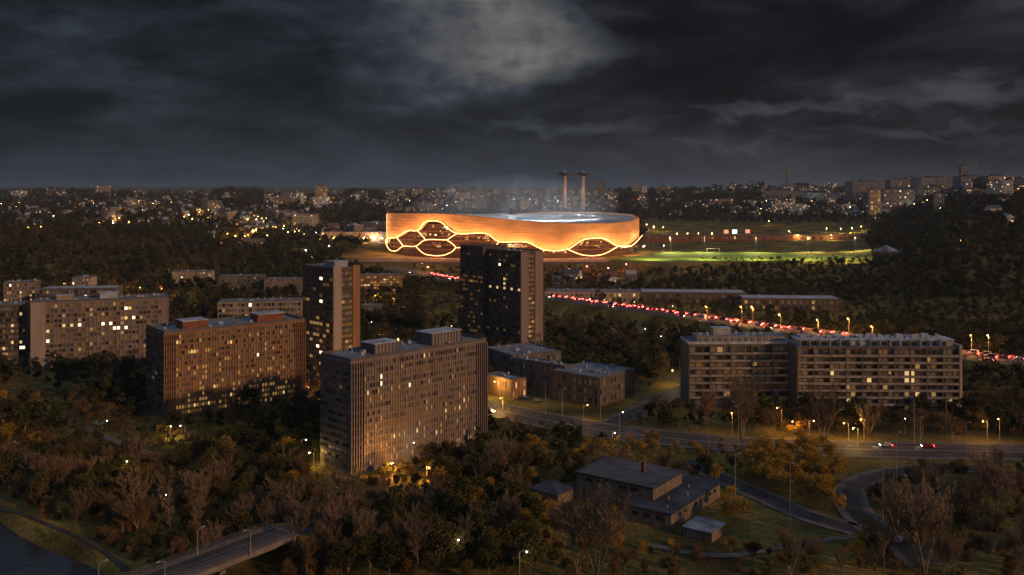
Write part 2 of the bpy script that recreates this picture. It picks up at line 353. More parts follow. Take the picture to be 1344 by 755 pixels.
# ------------------------------------------------------------------ buildings
def solve(px, py, h, t, pxl, pxr, zb=None):
    """Near corner on the roof line at (px,py); the right side runs at angle t to photo column pxr, the left side to pxl."""
    x0, y0 = at(px, py, h); uR = (pxr - CX) / F; uL = (pxl - CX) / F
    c, s = math.cos(t), math.sin(t)
    lr = (uR * y0 - x0) / (c - uR * s); ll = (x0 - uL * y0) / (s + uL * c) if abs(s + uL * c) > 1e-3 else 0
    return x0, y0, lr, ll
M_rail2 = mat('balcony_render', (0.29, 0.27, 0.265), var=0.3, scale=0.4)
def facade(root, face, s0, s1, off, z0, z1, ncol, nrow, style, m_wall, lit=(0.1, 0.04, 0.01, 0.0), curt=0.25, maxw=100, seed=0, pick=(), dimz=None, budget=None):
    """A storey grid on one side of a building: frame part plus window parts. face 'f' = local y=off side, 'e' = local x=off side."""
    rr = random.Random(seed)
    P = (lambda s, d, z: (s, off - d, z)) if face == 'f' else (lambda s, d, z: (off - d, s, z))
    cw = (s1 - s0) / ncol; rh = (z1 - z0) / nrow
    fr = MB()
    def bx(sa, sb, d0, d1, za, zb, mi=0):
        A = P(sa, d0, za); B = P(sb, d1, zb); fr.box(*A, *B, mi)
    if style == 'grid': sp, fin, fd, sd, fw = 0.38 * rh, 1, 0.42, 0.22, 0.11 * cw
    elif style == 'band': sp, fin, fd, sd, fw = 0.46 * rh, 1, 0.10, 0.30, 0.05 * cw
    elif style == 'ribs': sp, fin, fd, sd, fw = 0.34 * rh, 1, 0.8, 0.12, 0.16 * cw
    elif style == 'balcony': sp, fin, fd, sd, fw = 0.30 * rh, 3, 1.5, 0.08, 0.10 * cw
    else: sp, fin, fd, sd, fw = 0.42 * rh, 1, 0.12, 0.14, 0.26 * cw
    for r in range(nrow + 1):
        za = z0 + r * rh - (0 if r == 0 else sp * 0.5); zb = z0 + r * rh + sp * 0.5
        if r == nrow: zb = z1 + 0.2
        bx(s0, s1, -0.02, sd, za, zb)
        if style == 'balcony' and 0 < r < nrow:
            zf = z0 + r * rh - sp * 0.5
            bx(s0 + 0.2, s1 - 0.2, sd, 1.5, zf, zf + 0.2, 1)
            bx(s0 + 0.2, s1 - 0.2, 1.42, 1.5, zf + 0.2, zf + 1.1, 1)
    for c in range(ncol + 1):
        if c % fin and style == 'balcony': bx(s0 + c * cw - fw, s0 + c * cw + fw, -0.015, 0.12, z0, z1 + 0.1)
        else: bx(s0 + c * cw - fw, s0 + c * cw + fw, -0.015, fd, z0, z1 + 0.15)
    o = fr.build('facade_frame', [m_wall, M_rail2], root)
    # window panes
    pm = [M_glass, M_curt, M_lit0, M_lit1, M_lit2, M_lit3, M_glass2, M_glass3]   # -1 and -2 index the last two
    cells = []
    for r in range(nrow):
        rowlit = rr.random() < 0.18
        for c in range(ncol):
            q = rr.random(); k = 0
            low = 1.0
            if dimz: low = dimz(r / nrow, c / ncol)
            if q < lit[3]: k = 5
            elif q < lit[3] + lit[2]: k = 4
            elif q < lit[3] + lit[2] + lit[1] * low: k = 3
            elif q < lit[3] + lit[2] + (lit[1] + lit[0]) * low * (2.2 if rowlit else 0.8): k = 2
            elif q > 1 - curt: k = 1
            elif q > 0.62 - curt * 0.5: k = -1
            elif q > 0.36: k = -2
            cells.append((k, rr.random(), r, c))
    for (r, c, k) in pick: cells = [(k, 2.0, r, c) if (q[2] == r and q[3] == c) else q for q in cells]
    cells.sort(key=lambda q: (-min(q[0], 9) if q[0] > 1 else 0, -q[1]))
    wm = {}
    rest = MB(); cnt = 0
    for k, _, r, c in cells:
        sa, sb = s0 + c * cw + fw + 0.02, s0 + (c + 1) * cw - fw - 0.02
        za, zb = z0 + r * rh + sp * 0.5 + 0.02, z0 + (r + 1) * rh - sp * 0.5 - 0.02
        d = 0.03
        if cnt < maxw:
            if k not in wm:
                q = MB(); hw_, hh = (sb - sa) / 2, (zb - za) / 2
                def L3(s_, z_): return (s_, 0, z_) if face == 'f' else (0, s_, z_)
                pts = [L3(-hw_, -hh), L3(hw_, -hh), L3(hw_, hh), L3(-hw_, hh)]
                q.quad(*(pts if face == 'f' else pts[::-1])); wm[k] = q.mesh('window', pm[k])
            link('window', wm[k], root, P((sa + sb) / 2, d, (za + zb) / 2)); cnt += 1
        else:
            pts = [P(sa, d, za), P(sb, d, za), P(sb, d, zb), P(sa, d, zb)]
            rest.quad(*(pts if face == 'f' else pts[::-1]), k if k >= 0 else 8 + k)
    if rest.f:
        o = rest.build('windows', pm, root); tag(o, kind='stuff')
def roof_bits(root, lx, ly, h, seed, mt, n=10, par=1.0):
    rr = random.Random(seed); w = MB()
    for (a, b, c, d) in ((0, 0, lx, 0.35), (0, ly - 0.35, lx, ly), (0, 0.35, 0.35, ly - 0.35), (lx - 0.35, 0.35, lx, ly - 0.35)): w.box(a, b, h + 0.004, c, d, h + par)
    w.build('parapet', mt, root)
    for i in range(n):
        q = MB(); x = rr.uniform(2, max(3, lx - 4)); y = rr.uniform(2, max(2.5, ly - 3)); s = rr.uniform(0.5, 1.3)
        if i % 3: q.box(0, 0, 0, s * 1.4, s, s * 1.1); q.box(0.1, 0.1, s * 1.1, s, s * 0.8, s * 1.3); nm = 'roof_vent'
        else: q.cone(0.3, 0.3, 0, s * 2.2, 0.25, 0.2, 8); q.cone(0.3, 0.3, s * 2.2, s * 2.35, 0.4, 0.4, 8); nm = 'vent_pipe'
        q.build(nm, M_metal if i % 2 else M_roofp, root, (x, y, h + 0.01))
def block(name, label, cat, px, py, h, t, pxl, pxr, m_wall, m_end=None, z_base=None, ly=None, group=None, mg=3, seg_mat=None, lr=None, roofm=None):
    t = R(t); x0, y0, L1, L2 = solve(px, py, h, t, pxl, pxr)
    if ly: L2 = ly
    if lr: L1 = lr
    zb = T(x0, y0) if z_base is None else z_base
    root = empty(name, (x0, y0, 0), t); tag(root, label, cat, group)
    b = MB(); b.box(0, 0, zb - 4, L1, L2, h); o = b.build('wall', m_wall, root)
    r = MB(); r.box(0.35, 0.35, h, L1 - 0.35, L2 - 0.35, h + 0.12); r.build('roof', roofm or M_roof, root)
    keep_rect(x0, y0, t, L1, L2, mg)
    return root, L1, L2, zb
def penthouse(root, x, y, lx, ly, h, hh, mt, name='plant_room', ribs=False):
    b = MB(); b.box(x, y, h + 0.1, x + lx, y + ly, h + hh); o = b.build(name, mt, root)
    b = MB(); b.box(x - 0.3, y - 0.3, h + hh + 0.003, x + lx + 0.3, y + ly + 0.3, h + hh + 0.35); b.build('roof', M_roofp, o)
    if ribs:
        b = MB(); k = int(lx / 1.6)
        for i in range(k): b.box(x + 0.4 + i * 1.6, y - 0.25, h + 0.3, x + 0.9 + i * 1.6, y - 0.01, h + hh - 0.2)
        b.build('louvres', M_conc_pale, o)
dz_low = lambda zr, cr_: 0.5 + 1.8 * (1 - zr) ** 1.5

# A: centre slab
r_, L1, L2, zb = block('apartment_slab', 'large brown apartment slab with two ribbed roof boxes, nearest of all blocks', 'apartment block', 460, 475, 40, 45, 421, 638, M_conc, mg=5)
facade(r_, 'f', 5.5, L1 - 5.5, 0, 2, 39.2, 46, 15, 'grid', M_conc, lit=(0.22, 0.06, 0.006, 0.000), curt=0.3, seed=3, dimz=dz_low, pick=((12, 6, 5), (11, 6, 5), (10, 17, 5), (3, 20, 4), (5, 38, 4)))
facade(r_, 'f', 0, 5.4, 0, 2, 39.2, 5, 13, 'ribs', M_conc, lit=(0.0, 0, 0, 0), curt=0.0, maxw=15, seed=4)
facade(r_, 'f', L1 - 5.4, L1, 0, 2, 39.2, 5, 13, 'ribs', M_conc, lit=(0, 0, 0, 0), curt=0.0, maxw=15, seed=5)
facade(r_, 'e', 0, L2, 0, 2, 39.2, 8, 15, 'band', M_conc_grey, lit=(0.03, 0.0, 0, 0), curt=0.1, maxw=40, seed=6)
roof_bits(r_, L1, L2, 40, 1, M_conc_grey, 22)
penthouse(r_, 14, 5, 11, 8, 40, 3.6, M_conc_grey, ribs=True); penthouse(r_, 40, 4, 15, 9, 40, 4.6, M_conc_grey, ribs=True)
# B: orange slab
r_, L1, L2, zb = block('apartment_slab', 'ochre-orange apartment slab with a dark end wall and brick roof boxes', 'apartment block', 215, 438, 38, 38, 192, 400, M_conc_orange, mg=5)
facade(r_, 'f', 5, L1 - 5, 0, 2, 37.2, 44, 15, 'grid', M_conc_orange, lit=(0.26, 0.08, 0.008, 0.000), curt=0.25, seed=13, dimz=dz_low, pick=((9, 29, 5), (12, 19, 4), (11, 6, 4), (11, 5, 4)))
facade(r_, 'f', 0, 4.9, 0, 2, 37.2, 5, 13, 'ribs', M_conc_orange, lit=(0, 0, 0, 0), curt=0, maxw=15, seed=14)
facade(r_, 'f', L1 - 4.9, L1, 0, 2, 37.2, 5, 13, 'ribs', M_conc_orange, lit=(0, 0, 0, 0), curt=0, maxw=15, seed=15)
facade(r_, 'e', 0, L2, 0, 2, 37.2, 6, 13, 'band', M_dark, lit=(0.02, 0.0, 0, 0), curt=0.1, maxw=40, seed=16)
roof_bits(r_, L1, L2, 38, 2, M_conc_grey, 18)
penthouse(r_, 10, 6, 11, 9, 38, 3.4, M_brick); penthouse(r_, 44, 5, 13, 9, 38, 3.6, M_brick)
# C: left slab
r_, L1, L2, zb = block('apartment_slab', 'pinkish-grey apartment slab farthest left, with a blank pale end strip', 'apartment block', 40, 398, 38, 20, 30, 221, M_conc, ly=18, mg=5)
facade(r_, 'f', 7.5, L1 - 3.5, 0, 2, 37.2, 30, 13, 'grid', M_conc, lit=(0.14, 0.05, 0.006, 0.002), curt=0.3, seed=23, dimz=lambda z, c: 1,
       pick=((8, 4, 4), (8, 6, 4), (8, 8, 5), (8, 14, 5), (8, 16, 5), (7, 17, 5), (7, 18, 5), (7, 20, 5), (7, 0, 4), (5, 0, 5), (11, 20, 5), (11, 21, 4)))
w = MB(); w.box(0.02, -0.35, 1, 7.3, -0.02, 38.3); w.build('end_panel', M_conc_pale, r_)
roof_bits(r_, L1, L2, 38, 3, M_conc_grey, 20)
penthouse(r_, 34, 6, 9, 7, 38, 3.4, M_roofp); penthouse(r_, 12, 7, 8, 6, 38, 2.6, M_conc_pale)
# D: tower left of centre
r_, L1, L2, zb = block('apartment_tower', 'tall tower with pale vertical wall strips, behind the ochre slab', 'tower block', 437, 354, 60, 45, 398, 472, M_dark, mg=4)
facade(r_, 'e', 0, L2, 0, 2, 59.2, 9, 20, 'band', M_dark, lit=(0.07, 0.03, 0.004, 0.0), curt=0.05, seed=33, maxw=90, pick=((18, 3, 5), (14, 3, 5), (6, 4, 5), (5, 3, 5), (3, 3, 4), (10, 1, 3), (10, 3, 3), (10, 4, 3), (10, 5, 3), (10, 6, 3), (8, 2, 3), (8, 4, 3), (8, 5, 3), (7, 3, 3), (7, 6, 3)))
w = MB(); a_ = L1 * 0.30; b_ = L1 * 0.72
w.box(0.02, -0.5, 0, a_, -0.02, 61.5); w.build('wall_strip', M_conc_pale, r_); w = MB(); w.box(b_, -0.5, 0, L1 - 0.02, -0.02, 61.5); w.build('wall_strip', M_conc_orange, r_)
facade(r_, 'f', a_ + 0.1, b_ - 0.1, 0, 2, 59.2, 3, 20, 'band', M_dark, lit=(0.30, 0.16, 0.02, 0.0), curt=0.3, seed=34, maxw=60)
roof_bits(r_, L1, L2, 60, 4, M_conc_grey, 8); penthouse(r_, 5, 6, 8, 8, 60, 3, M_metal)
# E: tall tower in front of the stadium, two joined volumes
r_, L1, L2, zb = block('apartment_tower', 'tall dark tower in front of the glowing stadium, one side pale and ribbed', 'tower block', 683, 332, 62, 42, 639, 712, M_dark, mg=4)
facade(r_, 'e', 0, L2, 0, 2, 61, 14, 21, 'band', M_dark, lit=(0.04, 0.0, 0.0, 0.0), curt=0.0, seed=43, maxw=80, pick=tuple((13, c, 4) for c in (0, 3, 6, 9, 12)) + ((15, 6, 4), (14, 6, 4), (18, 8, 5)))
a_ = L1 * 0.34; b_ = L1 * 0.64
w = MB(); w.box(0.02, -0.6, 0, a_, -0.02, 62.3); w.build('wall_strip', M_conc, r_); w = MB(); w.box(b_, -0.6, 0, L1 - 0.02, -0.02, 62.3); w.build('wall_strip', M_conc, r_)
facade(r_, 'f', a_ + 0.1, b_ - 0.1, 0, 2, 61, 2, 21, 'band', M_dark, lit=(0.5, 0.10, 0.0, 0.0), curt=0.3, seed=44, maxw=42)
roof_bits(r_, L1, L2, 62, 5, M_dark, 6)
# wing of the tower (part of it)
tt = R(42); Lw = 22.0
wing = MB(); x1 = -3.2; y1 = L2 + 0.02
wing.box(x1, y1, -4, L1 - 2, y1 + Lw, 64.5); wo = wing.build('wing', M_dark, r_)
facade(r_, 'e', y1, y1 + Lw, x1, 2, 63.5, 9, 22, 'band', M_dark, lit=(0.12, 0.005, 0.0, 0.0), curt=0.0, seed=45, maxw=60, dimz=lambda z, c: 0.3 + 1.6 * (z < 0.7))
keep_rect(r_.location.x, r_.location.y, tt, 40, 60, 3)

M_bal = mat('brown_render', (0.135, 0.108, 0.096), var=0.25, scale=0.3)
# F: right terrace-roofed block with balconies
r_, L1, L2, zb = block('balcony_block', 'long balconied apartment block with stepped blue-lit roof terraces', 'apartment block', 1045, 455, 30, -1.0, 1040, 1258, M_bal, ly=14, mg=4)
facade(r_, 'f', 0.3, L1 - 0.3, 0, 1.5, 29.2, 30, 9, 'balcony', M_bal, lit=(0.06, 0.01, 0.0, 0.0), curt=0.4, seed=53,
       pick=((5, 6, 4), (5, 20, 4), (5, 21, 4), (4, 20, 4), (4, 21, 4), (4, 13, 4), (2, 22, 4), (2, 25, 3), (2, 20, 3), (1, 28, 4), (2, 10, 3), (3, 9, 3), (1, 9, 4), (0, 8, 4), (3, 16, 3)))
w = MB(); w.box(L1, -1.2, 0, L1 + 1.2, 13.4, 31); w.build('end_wall', M_conc_pale, r_)
attic = MB(); attic.box(1.5, 2.5, 30.1, L1 - 1, 12, 32.6); att = attic.build('attic_storey', M_metal, r_)
w = MB(); rr = random.Random(7)
for i in range(15):
    x = 2 + i * (L1 - 5) / 15; w.box(x, 0.9, 30.1, x + rr.uniform(0.15, 0.5), 2.48, 32.4 + rr.random())
    w.box(x + 1, 2.2, 30.3, x + 3.1, 2.49, 32.0, 1 if rr.random() < 0.7 else 0)
w.build('terrace_wall', [M_roofp, M_glass], r_)
for i in range(16):
    q = MB(); s = rr.uniform(0.8, 2.2)
    if i % 4 == 0: q.quad((0, 0, 0), (4, 0, 0), (4, 3, 1.6), (0, 3, 1.6)); q.box(0, 3, 0, 4, 3.2, 1.6); nm = 'skylight'
    else: q.box(0, 0, 0, s * 1.5, s, s * 0.9); nm = 'roof_vent'
    q.build(nm, M_roofp, r_, (3 + i * (L1 - 8) / 16, 4 + rr.random() * 5, 32.65))
w = MB(); w.box(1.0, 2.0, 32.6, L1 - 0.5, 12.5, 32.9); w.build('roof', M_roofp, r_)
for i in range(26):
    q = MB(); xx_ = 2 + rr.random() * (L1 - 6); yy_ = 2.2 + rr.random() * 8; q.box(0, 0, 0, rr.uniform(.6, 2.6), rr.uniform(.5, 1.5), rr.uniform(.5, 1.9)); q.build('roof_vent', M_metal if i % 2 else M_roofp, r_, (xx_, yy_, 32.91))
for i in range(8):
    q = MB(); q.box(0, 0, 0, 1.2, 0.8, 1.6); q.build('chimney', M_conc_pale, r_, (5 + i * 8.6, 9, 32.9))
r_, L1, L2, zb = block('balcony_block', 'darker left-hand balconied block with deep stacked white balcony slabs', 'apartment block', 903, 452, 29, 1.5, 900, 1041, M_conc_grey, ly=16, mg=4)
facade(r_, 'f', 0.3, L1 - 0.3, 0, 1.5, 28.2, 15, 8, 'balcony', M_bal, lit=(0.03, 0.0, 0.0, 0.0), curt=0.4, seed=54, pick=((7, 4, 3), (1, 5, 3)))
attic = MB(); attic.box(5, 3, 29.1, L1 - 3, 13, 32.0); attic.build('attic_storey', M_metal, r_)
w = MB(); w.box(4.6, 2.6, 32.01, L1 - 2.6, 13.4, 32.3); w.build('roof', M_roof, r_)
w = MB()
for i in range(12): w.box(6 + i * 3, 2.7, 29.4, 7.6 + i * 3, 2.98, 31.5)
w.build('attic_glazing', M_curt, r_)
penthouse(r_, 13, 5, 8, 6, 32.2, 3, M_metal); roof_bits(r_, L1, L2, 29, 9, M_roofp, 10, 1.1)
for i in range(9):
    q = MB(); q.box(0, 0, 0, 1.2, 0.8, 1.3); q.build('chimney', M_roofp, r_, (6 + i * 3.6, 4 + (i * 7 % 6), 32.3))

# G: low institutional buildings behind the centre slab
def lowb(label, px, py, h, t, pl, pr, mw, nc, nr, ly=None, seed=0, lit=(0.05, 0.01, 0.0, 0.0), rb=8, cat='building', name='low_building', rm=None, style='punch', pick=(), zb=None, maxw=60, par=0.6, nce=None, cur=0.3, mgn=3):
    r_, L1, L2, z = block(name, label, cat, px, py, h, t, pl, pr, mw, ly=ly, z_base=zb, roofm=rm, mg=mgn)
    facade(r_, 'f', 0.05, L1 - 0.05, 0, z + 0.3, h - 0.3, nc, nr, style, mw, lit=lit, curt=cur, seed=seed, maxw=maxw, pick=pick)
    if nce is None: nce = max(2, int(nc * L2 / L1))
    if L2 > 2 and t > 3: facade(r_, 'e', 0.05, L2 - 0.05, 0, z + 0.3, h - 0.3, nce, nr, style, mw, lit=(lit[0] * 0.5, 0, 0, 0), curt=0.2, seed=seed + 1, maxw=max(10, maxw // 2))
    roof_bits(r_, L1, L2, h, seed, M_conc_grey, rb, par)
    return r_, L1, L2
lowb('low dark-roofed building with a pale right wing, beside the side street', 786, 497, 13, 50, 724, 832, M_bal, 10, 3, seed=61, rm=M_roof, rb=16, cur=0.2)
lowb('low flat-roofed building with pale parapet, just right of the centre slab', 741, 482, 14, 48, 672, 753, M_conc_grey, 5, 3, seed=63, rb=10)
lowb('small flat-roofed building lit orange by a street lamp beside the centre slab', 672, 500, 9, 40, 638, 690, M_conc_orange, 5, 2, seed=65, lit=(0.3, 0.2, 0.1, 0.02), rb=5)
lowb('low building roofed in grey, half hidden behind the centre slab', 672, 468, 15, 30, 636, 735, M_conc_grey, 10, 3, seed=67, rb=12)
# H: blocks behind the left slabs
lowb('flat-roofed block on the left edge of the town, lit orange below', 5, 372, 30, 25, -40, 52, M_conc, 14, 8, ly=16, seed=71, lit=(0.15, 0.08, 0.02, 0.01), rb=8, cat='apartment block', name='apartment_block', style='grid', maxw=80)
lowb('long low block with blue-white roof structures behind the far left slab', 52, 380, 28, 8, 45, 152, M_conc_grey, 24, 6, ly=18, seed=73, rm=M_roofp, lit=(0.1, 0.05, 0.01, 0.01), rb=20, cat='apartment block', name='apartment_block', style='grid', maxw=80)
lowb('small pale block with lamp-lit top floor at the wood edge', 95, 365, 30, 6, 90, 119, M_conc_pale, 9, 8, ly=14, seed=75, lit=(0.1, 0.12, 0.03, 0.02), rb=3, cat='apartment block', name='apartment_block', style='grid', maxw=60)
lowb('dark block at the left frame edge with one large lit window', -12, 402, 36, 22, -40, 33, M_dark, 12, 11, ly=16, seed=77, lit=(0.05, 0.02, 0.02, 0.0), rb=8, cat='apartment block', name='apartment_block', style='band', pick=((3, 10, 5), (3, 11, 5), (4, 10, 4)), maxw=70)
lowb('pale grid-fronted block by the hillside wood with an orange lamp above', 226, 357, 24, 5, 224, 277, M_conc_pale, 14, 6, ly=14, seed=79, lit=(0.2, 0.15, 0.05, 0.02), rb=5, cat='apartment block', name='apartment_block', style='punch', maxw=84)
lowb('grey mid-height block right of the grid-fronted block', 286, 363, 24, 4, 284, 345, M_conc_grey, 14, 6, ly=14, seed=81, lit=(0.1, 0.05, 0.01, 0.02), rb=5, cat='apartment block', name='apartment_block', style='punch', maxw=84)
lowb('pink-grey mid-height block touching the left of the tall tower', 347, 367, 22, 4, 345, 398, M_conc, 14, 6, ly=14, seed=83, lit=(0.05, 0.03, 0.005, 0.0), rb=5, cat='apartment block', name='apartment_block', style='punch', maxw=84)
lowb('long grey block with pale roof edge right behind the ochre slab', 286, 397, 22, 9, 284, 395, M_conc_pale, 22, 5, ly=16, seed=85, lit=(0.08, 0.03, 0.02, 0.01), rb=12, cat='apartment block', name='apartment_block', style='grid', maxw=90)
lowb('golden lamp-lit block right of the tall left tower', 473, 362, 24, 12, 470, 528, M_conc_orange, 13, 7, ly=14, seed=87, lit=(0.40, 0.22, 0.05, 0.01), rb=5, cat='apartment block', name='apartment_block', style='grid', maxw=91, cur=0.2)
lowb('dim narrow block under trees between the two towers', 474, 402, 12, 10, 472, 505, M_conc_grey, 7, 3, ly=12, seed=89, lit=(0.05, 0.03, 0.0, 0.03), rb=3, cat='apartment block', name='apartment_block', maxw=21)
lowb('small grey house block in the wood below the left hillside', 320, 314, 34, 8, 318, 346, M_conc_grey, 6, 4, ly=12, seed=91, lit=(0.1, 0.1, 0.02, 0.0), rb=2, cat='apartment block', name='apartment_block', maxw=24)
# I: shops and sheds beside the highway
lowb('long shop row with lit fronts behind the highway, left part', 716, 383, 13, -4, 714, 842, M_conc_pale, 20, 2, ly=22, seed=93, lit=(0.15, 0.12, 0.04, 0.02), rb=18, rm=M_roof, cat='shop', name='shop_building', maxw=40)
lowb('long grey-roofed shed behind the highway, left of the dark gap', 842, 384, 13, -5, 840, 980, M_dark, 16, 2, ly=26, seed=95, lit=(0.03, 0.02, 0.0, 0.0), rb=4, rm=M_roofp, cat='shed', name='industrial_shed', maxw=32)
lowb('long grey-roofed shed behind the highway, the right-hand one of two', 975, 392, 12, -4, 973, 1104, M_dark, 16, 2, ly=24, seed=97, lit=(0.05, 0.05, 0.02, 0.0), rb=4, rm=M_roofp, cat='shed', name='industrial_shed', maxw=32)
for i, (px, py, pr, h) in enumerate(((716, 362, 762, 20), (770, 366, 815, 18), (728, 373, 790, 16), (500, 318, 508, 22))):
    pass
# J: hall beside the stadium, long white-lit buildings on the far left hill
lowb('long low hall lit amber just left of the stadium', 422, 305, 36, 3, 420, 508, M_conc_pale, 24, 3, ly=16, seed=101, lit=(0.3, 0.2, 0.06, 0.02), rb=5, cat='hall', name='low_hall', maxw=72)
lowb('wide brightly lit white commercial hall high on the left hill', 380, 257.5, 76, 2, 379, 402, M_lit3 if False else M_conc_pale, 9, 2, ly=30, seed=103, lit=(0.0, 0.1, 0.3, 0.55), rb=0, cat='hall', name='low_hall', maxw=18, cur=0, mgn=45)
lowb('lamp-lit orange hall right of the bright white hall on the hill', 434, 258, 74, 2, 433, 455, M_conc_orange, 8, 3, ly=30, seed=105, lit=(0.3, 0.5, 0.1, 0.0), rb=0, cat='hall', name='low_hall', maxw=24, cur=0, mgn=45)

# K: foreground flat-roofed house, shed and pavilion
M_board = mat('weathered_boards', (0.24, 0.18, 0.13), var=0.4, scale=0.9, streak=True)
M_slate = mat('dark_roofing', (0.055, 0.062, 0.078), var=0.6, scale=0.16, rough=0.6)
M_slate2 = mat('zinc_roofing', (0.22, 0.25, 0.30), var=0.5, scale=0.25, rough=0.5)
x0, y0, La, Lb = solve(880, 674, 5, R(54), 818, 945)
Lb = max(Lb, 14)
house = empty('flat_roofed_hall', (x0, y0, 0), R(54)); tag(house, 'weathered two-tier hall with dark flat roofs in the foreground clearing', 'hall')
keep_rect(x0, y0, R(54), La, Lb, 5)
b = MB(); b.box(0, 0, -1, La, Lb, 4.6); b.build('lower_wall', M_board, house)
b = MB(); b.box(-0.6, -0.6, 4.6, La + 0.6, Lb + 0.5, 5.0); b.build('lower_roof', M_slate, house)
b = MB()
for i in range(int(La / 1.6)): b.box(0.8 + i * 1.6, -0.12, 0.2, 1.05 + i * 1.6, -0.003, 4.58)
for i in range(int(Lb / 2.2)): b.box(-0.12, 1 + i * 2.2, 0.2, -0.003, 1.2 + i * 2.2, 4.58)
b.build('cladding_ribs', M_conc_pale, house)
for i in range(9):
    b = MB(); b.quad((0, 0, 0), (1.5, 0, 0), (1.5, 0, 1.1), (0, 0, 1.1)); b.build('window', M_glass if i % 3 else M_curt, house, (2 + i * 3.6, -0.13, 2.6))
for i in range(3):
    b = MB(); b.quad((0, 0, 0), (0, 0, 1.2), (0, 2.2, 1.2), (0, 2.2, 0)); b.build('window', M_glass, house, (-0.13, 2.5 + i * 4, 2.2))
xu, yu, Lc, Ld = solve(857, 640, 9, R(54), 757, 895)
dx, dy = xu - x0, yu - y0; c, s = math.cos(R(54)), math.sin(R(54)); ax, ay = dx * c + dy * s, -dx * s + dy * c
keep_rect(xu, yu, R(54), Lc, Ld, 5)
b = MB(); b.box(ax, ay, -1, ax + Lc, ay + Ld, 8.7); up = b.build('upper_wall', M_board, house)
b = MB(); b.box(ax - 0.6, ay - 0.6, 8.7, ax + Lc + 0.6, ay + Ld + 0.6, 9.05); b.build('upper_roof', M_slate, house)
b = MB()
for i in range(int(Ld / 1.1)): b.box(ax - 0.62, ay + i * 1.1, 9.05, ax + Lc + 0.62, ay + 0.08 + i * 1.1, 9.13)
b.build('roof_seams', M_slate2, house)
b = MB()
for i in range(int(Lc / 1.5)): b.box(ax + 0.5 + i * 1.5, ay - 0.1, 5.0, ax + 0.75 + i * 1.5, ay - 0.003, 8.68)
b.build('cladding_ribs', M_conc_pale, house)
for i in range(6):
    b = MB(); b.quad((0, 0, 0), (0, 0, 1.1), (0, 2.4, 1.1), (0, 2.4, 0)); b.build('window', M_glass if i % 3 else M_curt, house, (ax - 0.03, ay + 1.5 + i * 4, 6.6))
b = MB(); b.box(0, 0, 0, 1.1, 1.1, 3.4); b.build('chimney', M_brick, house, (ax + Lc * 0.55, ay + Ld * 0.25 + 2, 9.1))
for i in range(4):
    b = MB(); b.cone(0, 0, 0, 0.8, 0.3, 0.2, 8); b.build('vent_pipe', M_metal, house, (4 + i * 7, 3 + i % 2 * 3, 5.0))
x0, y0, La, Lb = solve(934, 699, 3, R(54), 897, 951)
shed = empty('small_shed', (x0, y0, 0), R(54)); tag(shed, 'small wooden shed with pale zinc roof beside the flat-roofed hall', 'shed'); keep_rect(x0, y0, R(54), La, Lb, 5)
b = MB(); b.box(0, 0, -1, La, Lb, 2.7); b.build('wall', M_board, shed)
b = MB(); b.box(-0.4, -0.4, 2.7, La + 0.4, Lb + 0.4, 3.0); b.build('roof', M_slate2, shed)
b = MB(); b.box(-0.06, 2, 0, -0.004, 3.1, 2.1); b.build('door', M_dark, shed)
b = MB()
for i in range(6): b.box(-0.04, 4 + i * 1.1, 0.3, -0.004, 4.12 + i * 1.1, 2.6)
b.build('boards', M_conc_pale, shed)
# pyramid-roofed pavilion left of the hall
def hip(mb, lx, ly, z0, z1, ov=0.5, mi=0):
    a = (-ov, -ov, z0); b_ = (lx + ov, -ov, z0); c_ = (lx + ov, ly + ov, z0); d_ = (-ov, ly + ov, z0); t = (lx / 2, ly / 2, z1)
    for q in ((a, b_, t), (b_, c_, t), (c_, d_, t), (d_, a, t)): mb.poly(q, mi)
    mb.poly((d_, c_, b_, a), mi)
x0, y0 = gp(732, 664)
pav = empty('pavilion', (x0, y0, 0), R(50)); tag(pav, 'small pyramid-roofed pavilion left of the flat-roofed hall', 'pavilion'); keep_rect(x0, y0, R(50), 9, 11, 3)
b = MB(); b.box(0, 0, -1, 9, 11, 3.4); b.build('wall', M_board, pav); b = MB(); hip(b, 9, 11, 3.4, 6.2); b.build('roof', M_slate, pav)
b = MB(); b.box(-0.05, 3, 0, -0.004, 4.2, 2.2); b.build('door', M_dark, pav)
for i in range(2): b = MB(); b.quad((0, 0, 0), (1.6, 0, 0), (1.6, 0, 1), (0, 0, 1)); b.build('window', M_curt, pav, (1.5 + i * 4, -0.03, 1.5))
# mansion with hipped roof on the right wooded slope
x0, y0 = at(1168, 330, 32); zz = T(x0, y0)
man = empty('hip_roofed_villa', (x0, y0, 0), R(35)); tag(man, 'pale stone villa with low hipped roof among the dark woods at right', 'villa'); keep_rect(x0, y0, R(35), 20, 24, 3)
b = MB(); b.box(0, 0, zz - 5, 20, 22, 31); b.build('wall', M_conc_pale, man); b = MB(); hip(b, 20, 22, 31, 38, 1); b.build('roof', M_slate2, man)
facade(man, 'f', 0.05, 19.95, 0, zz + 1, 30.5, 7, 4, 'punch', M_conc_pale, lit=(0, 0, 0, 0), curt=0.3, seed=7); facade(man, 'e', 0.05, 21.95, 0, zz + 1, 30.5, 7, 4, 'punch', M_conc_grey, lit=(0, 0, 0, 0), curt=0.1, seed=8)

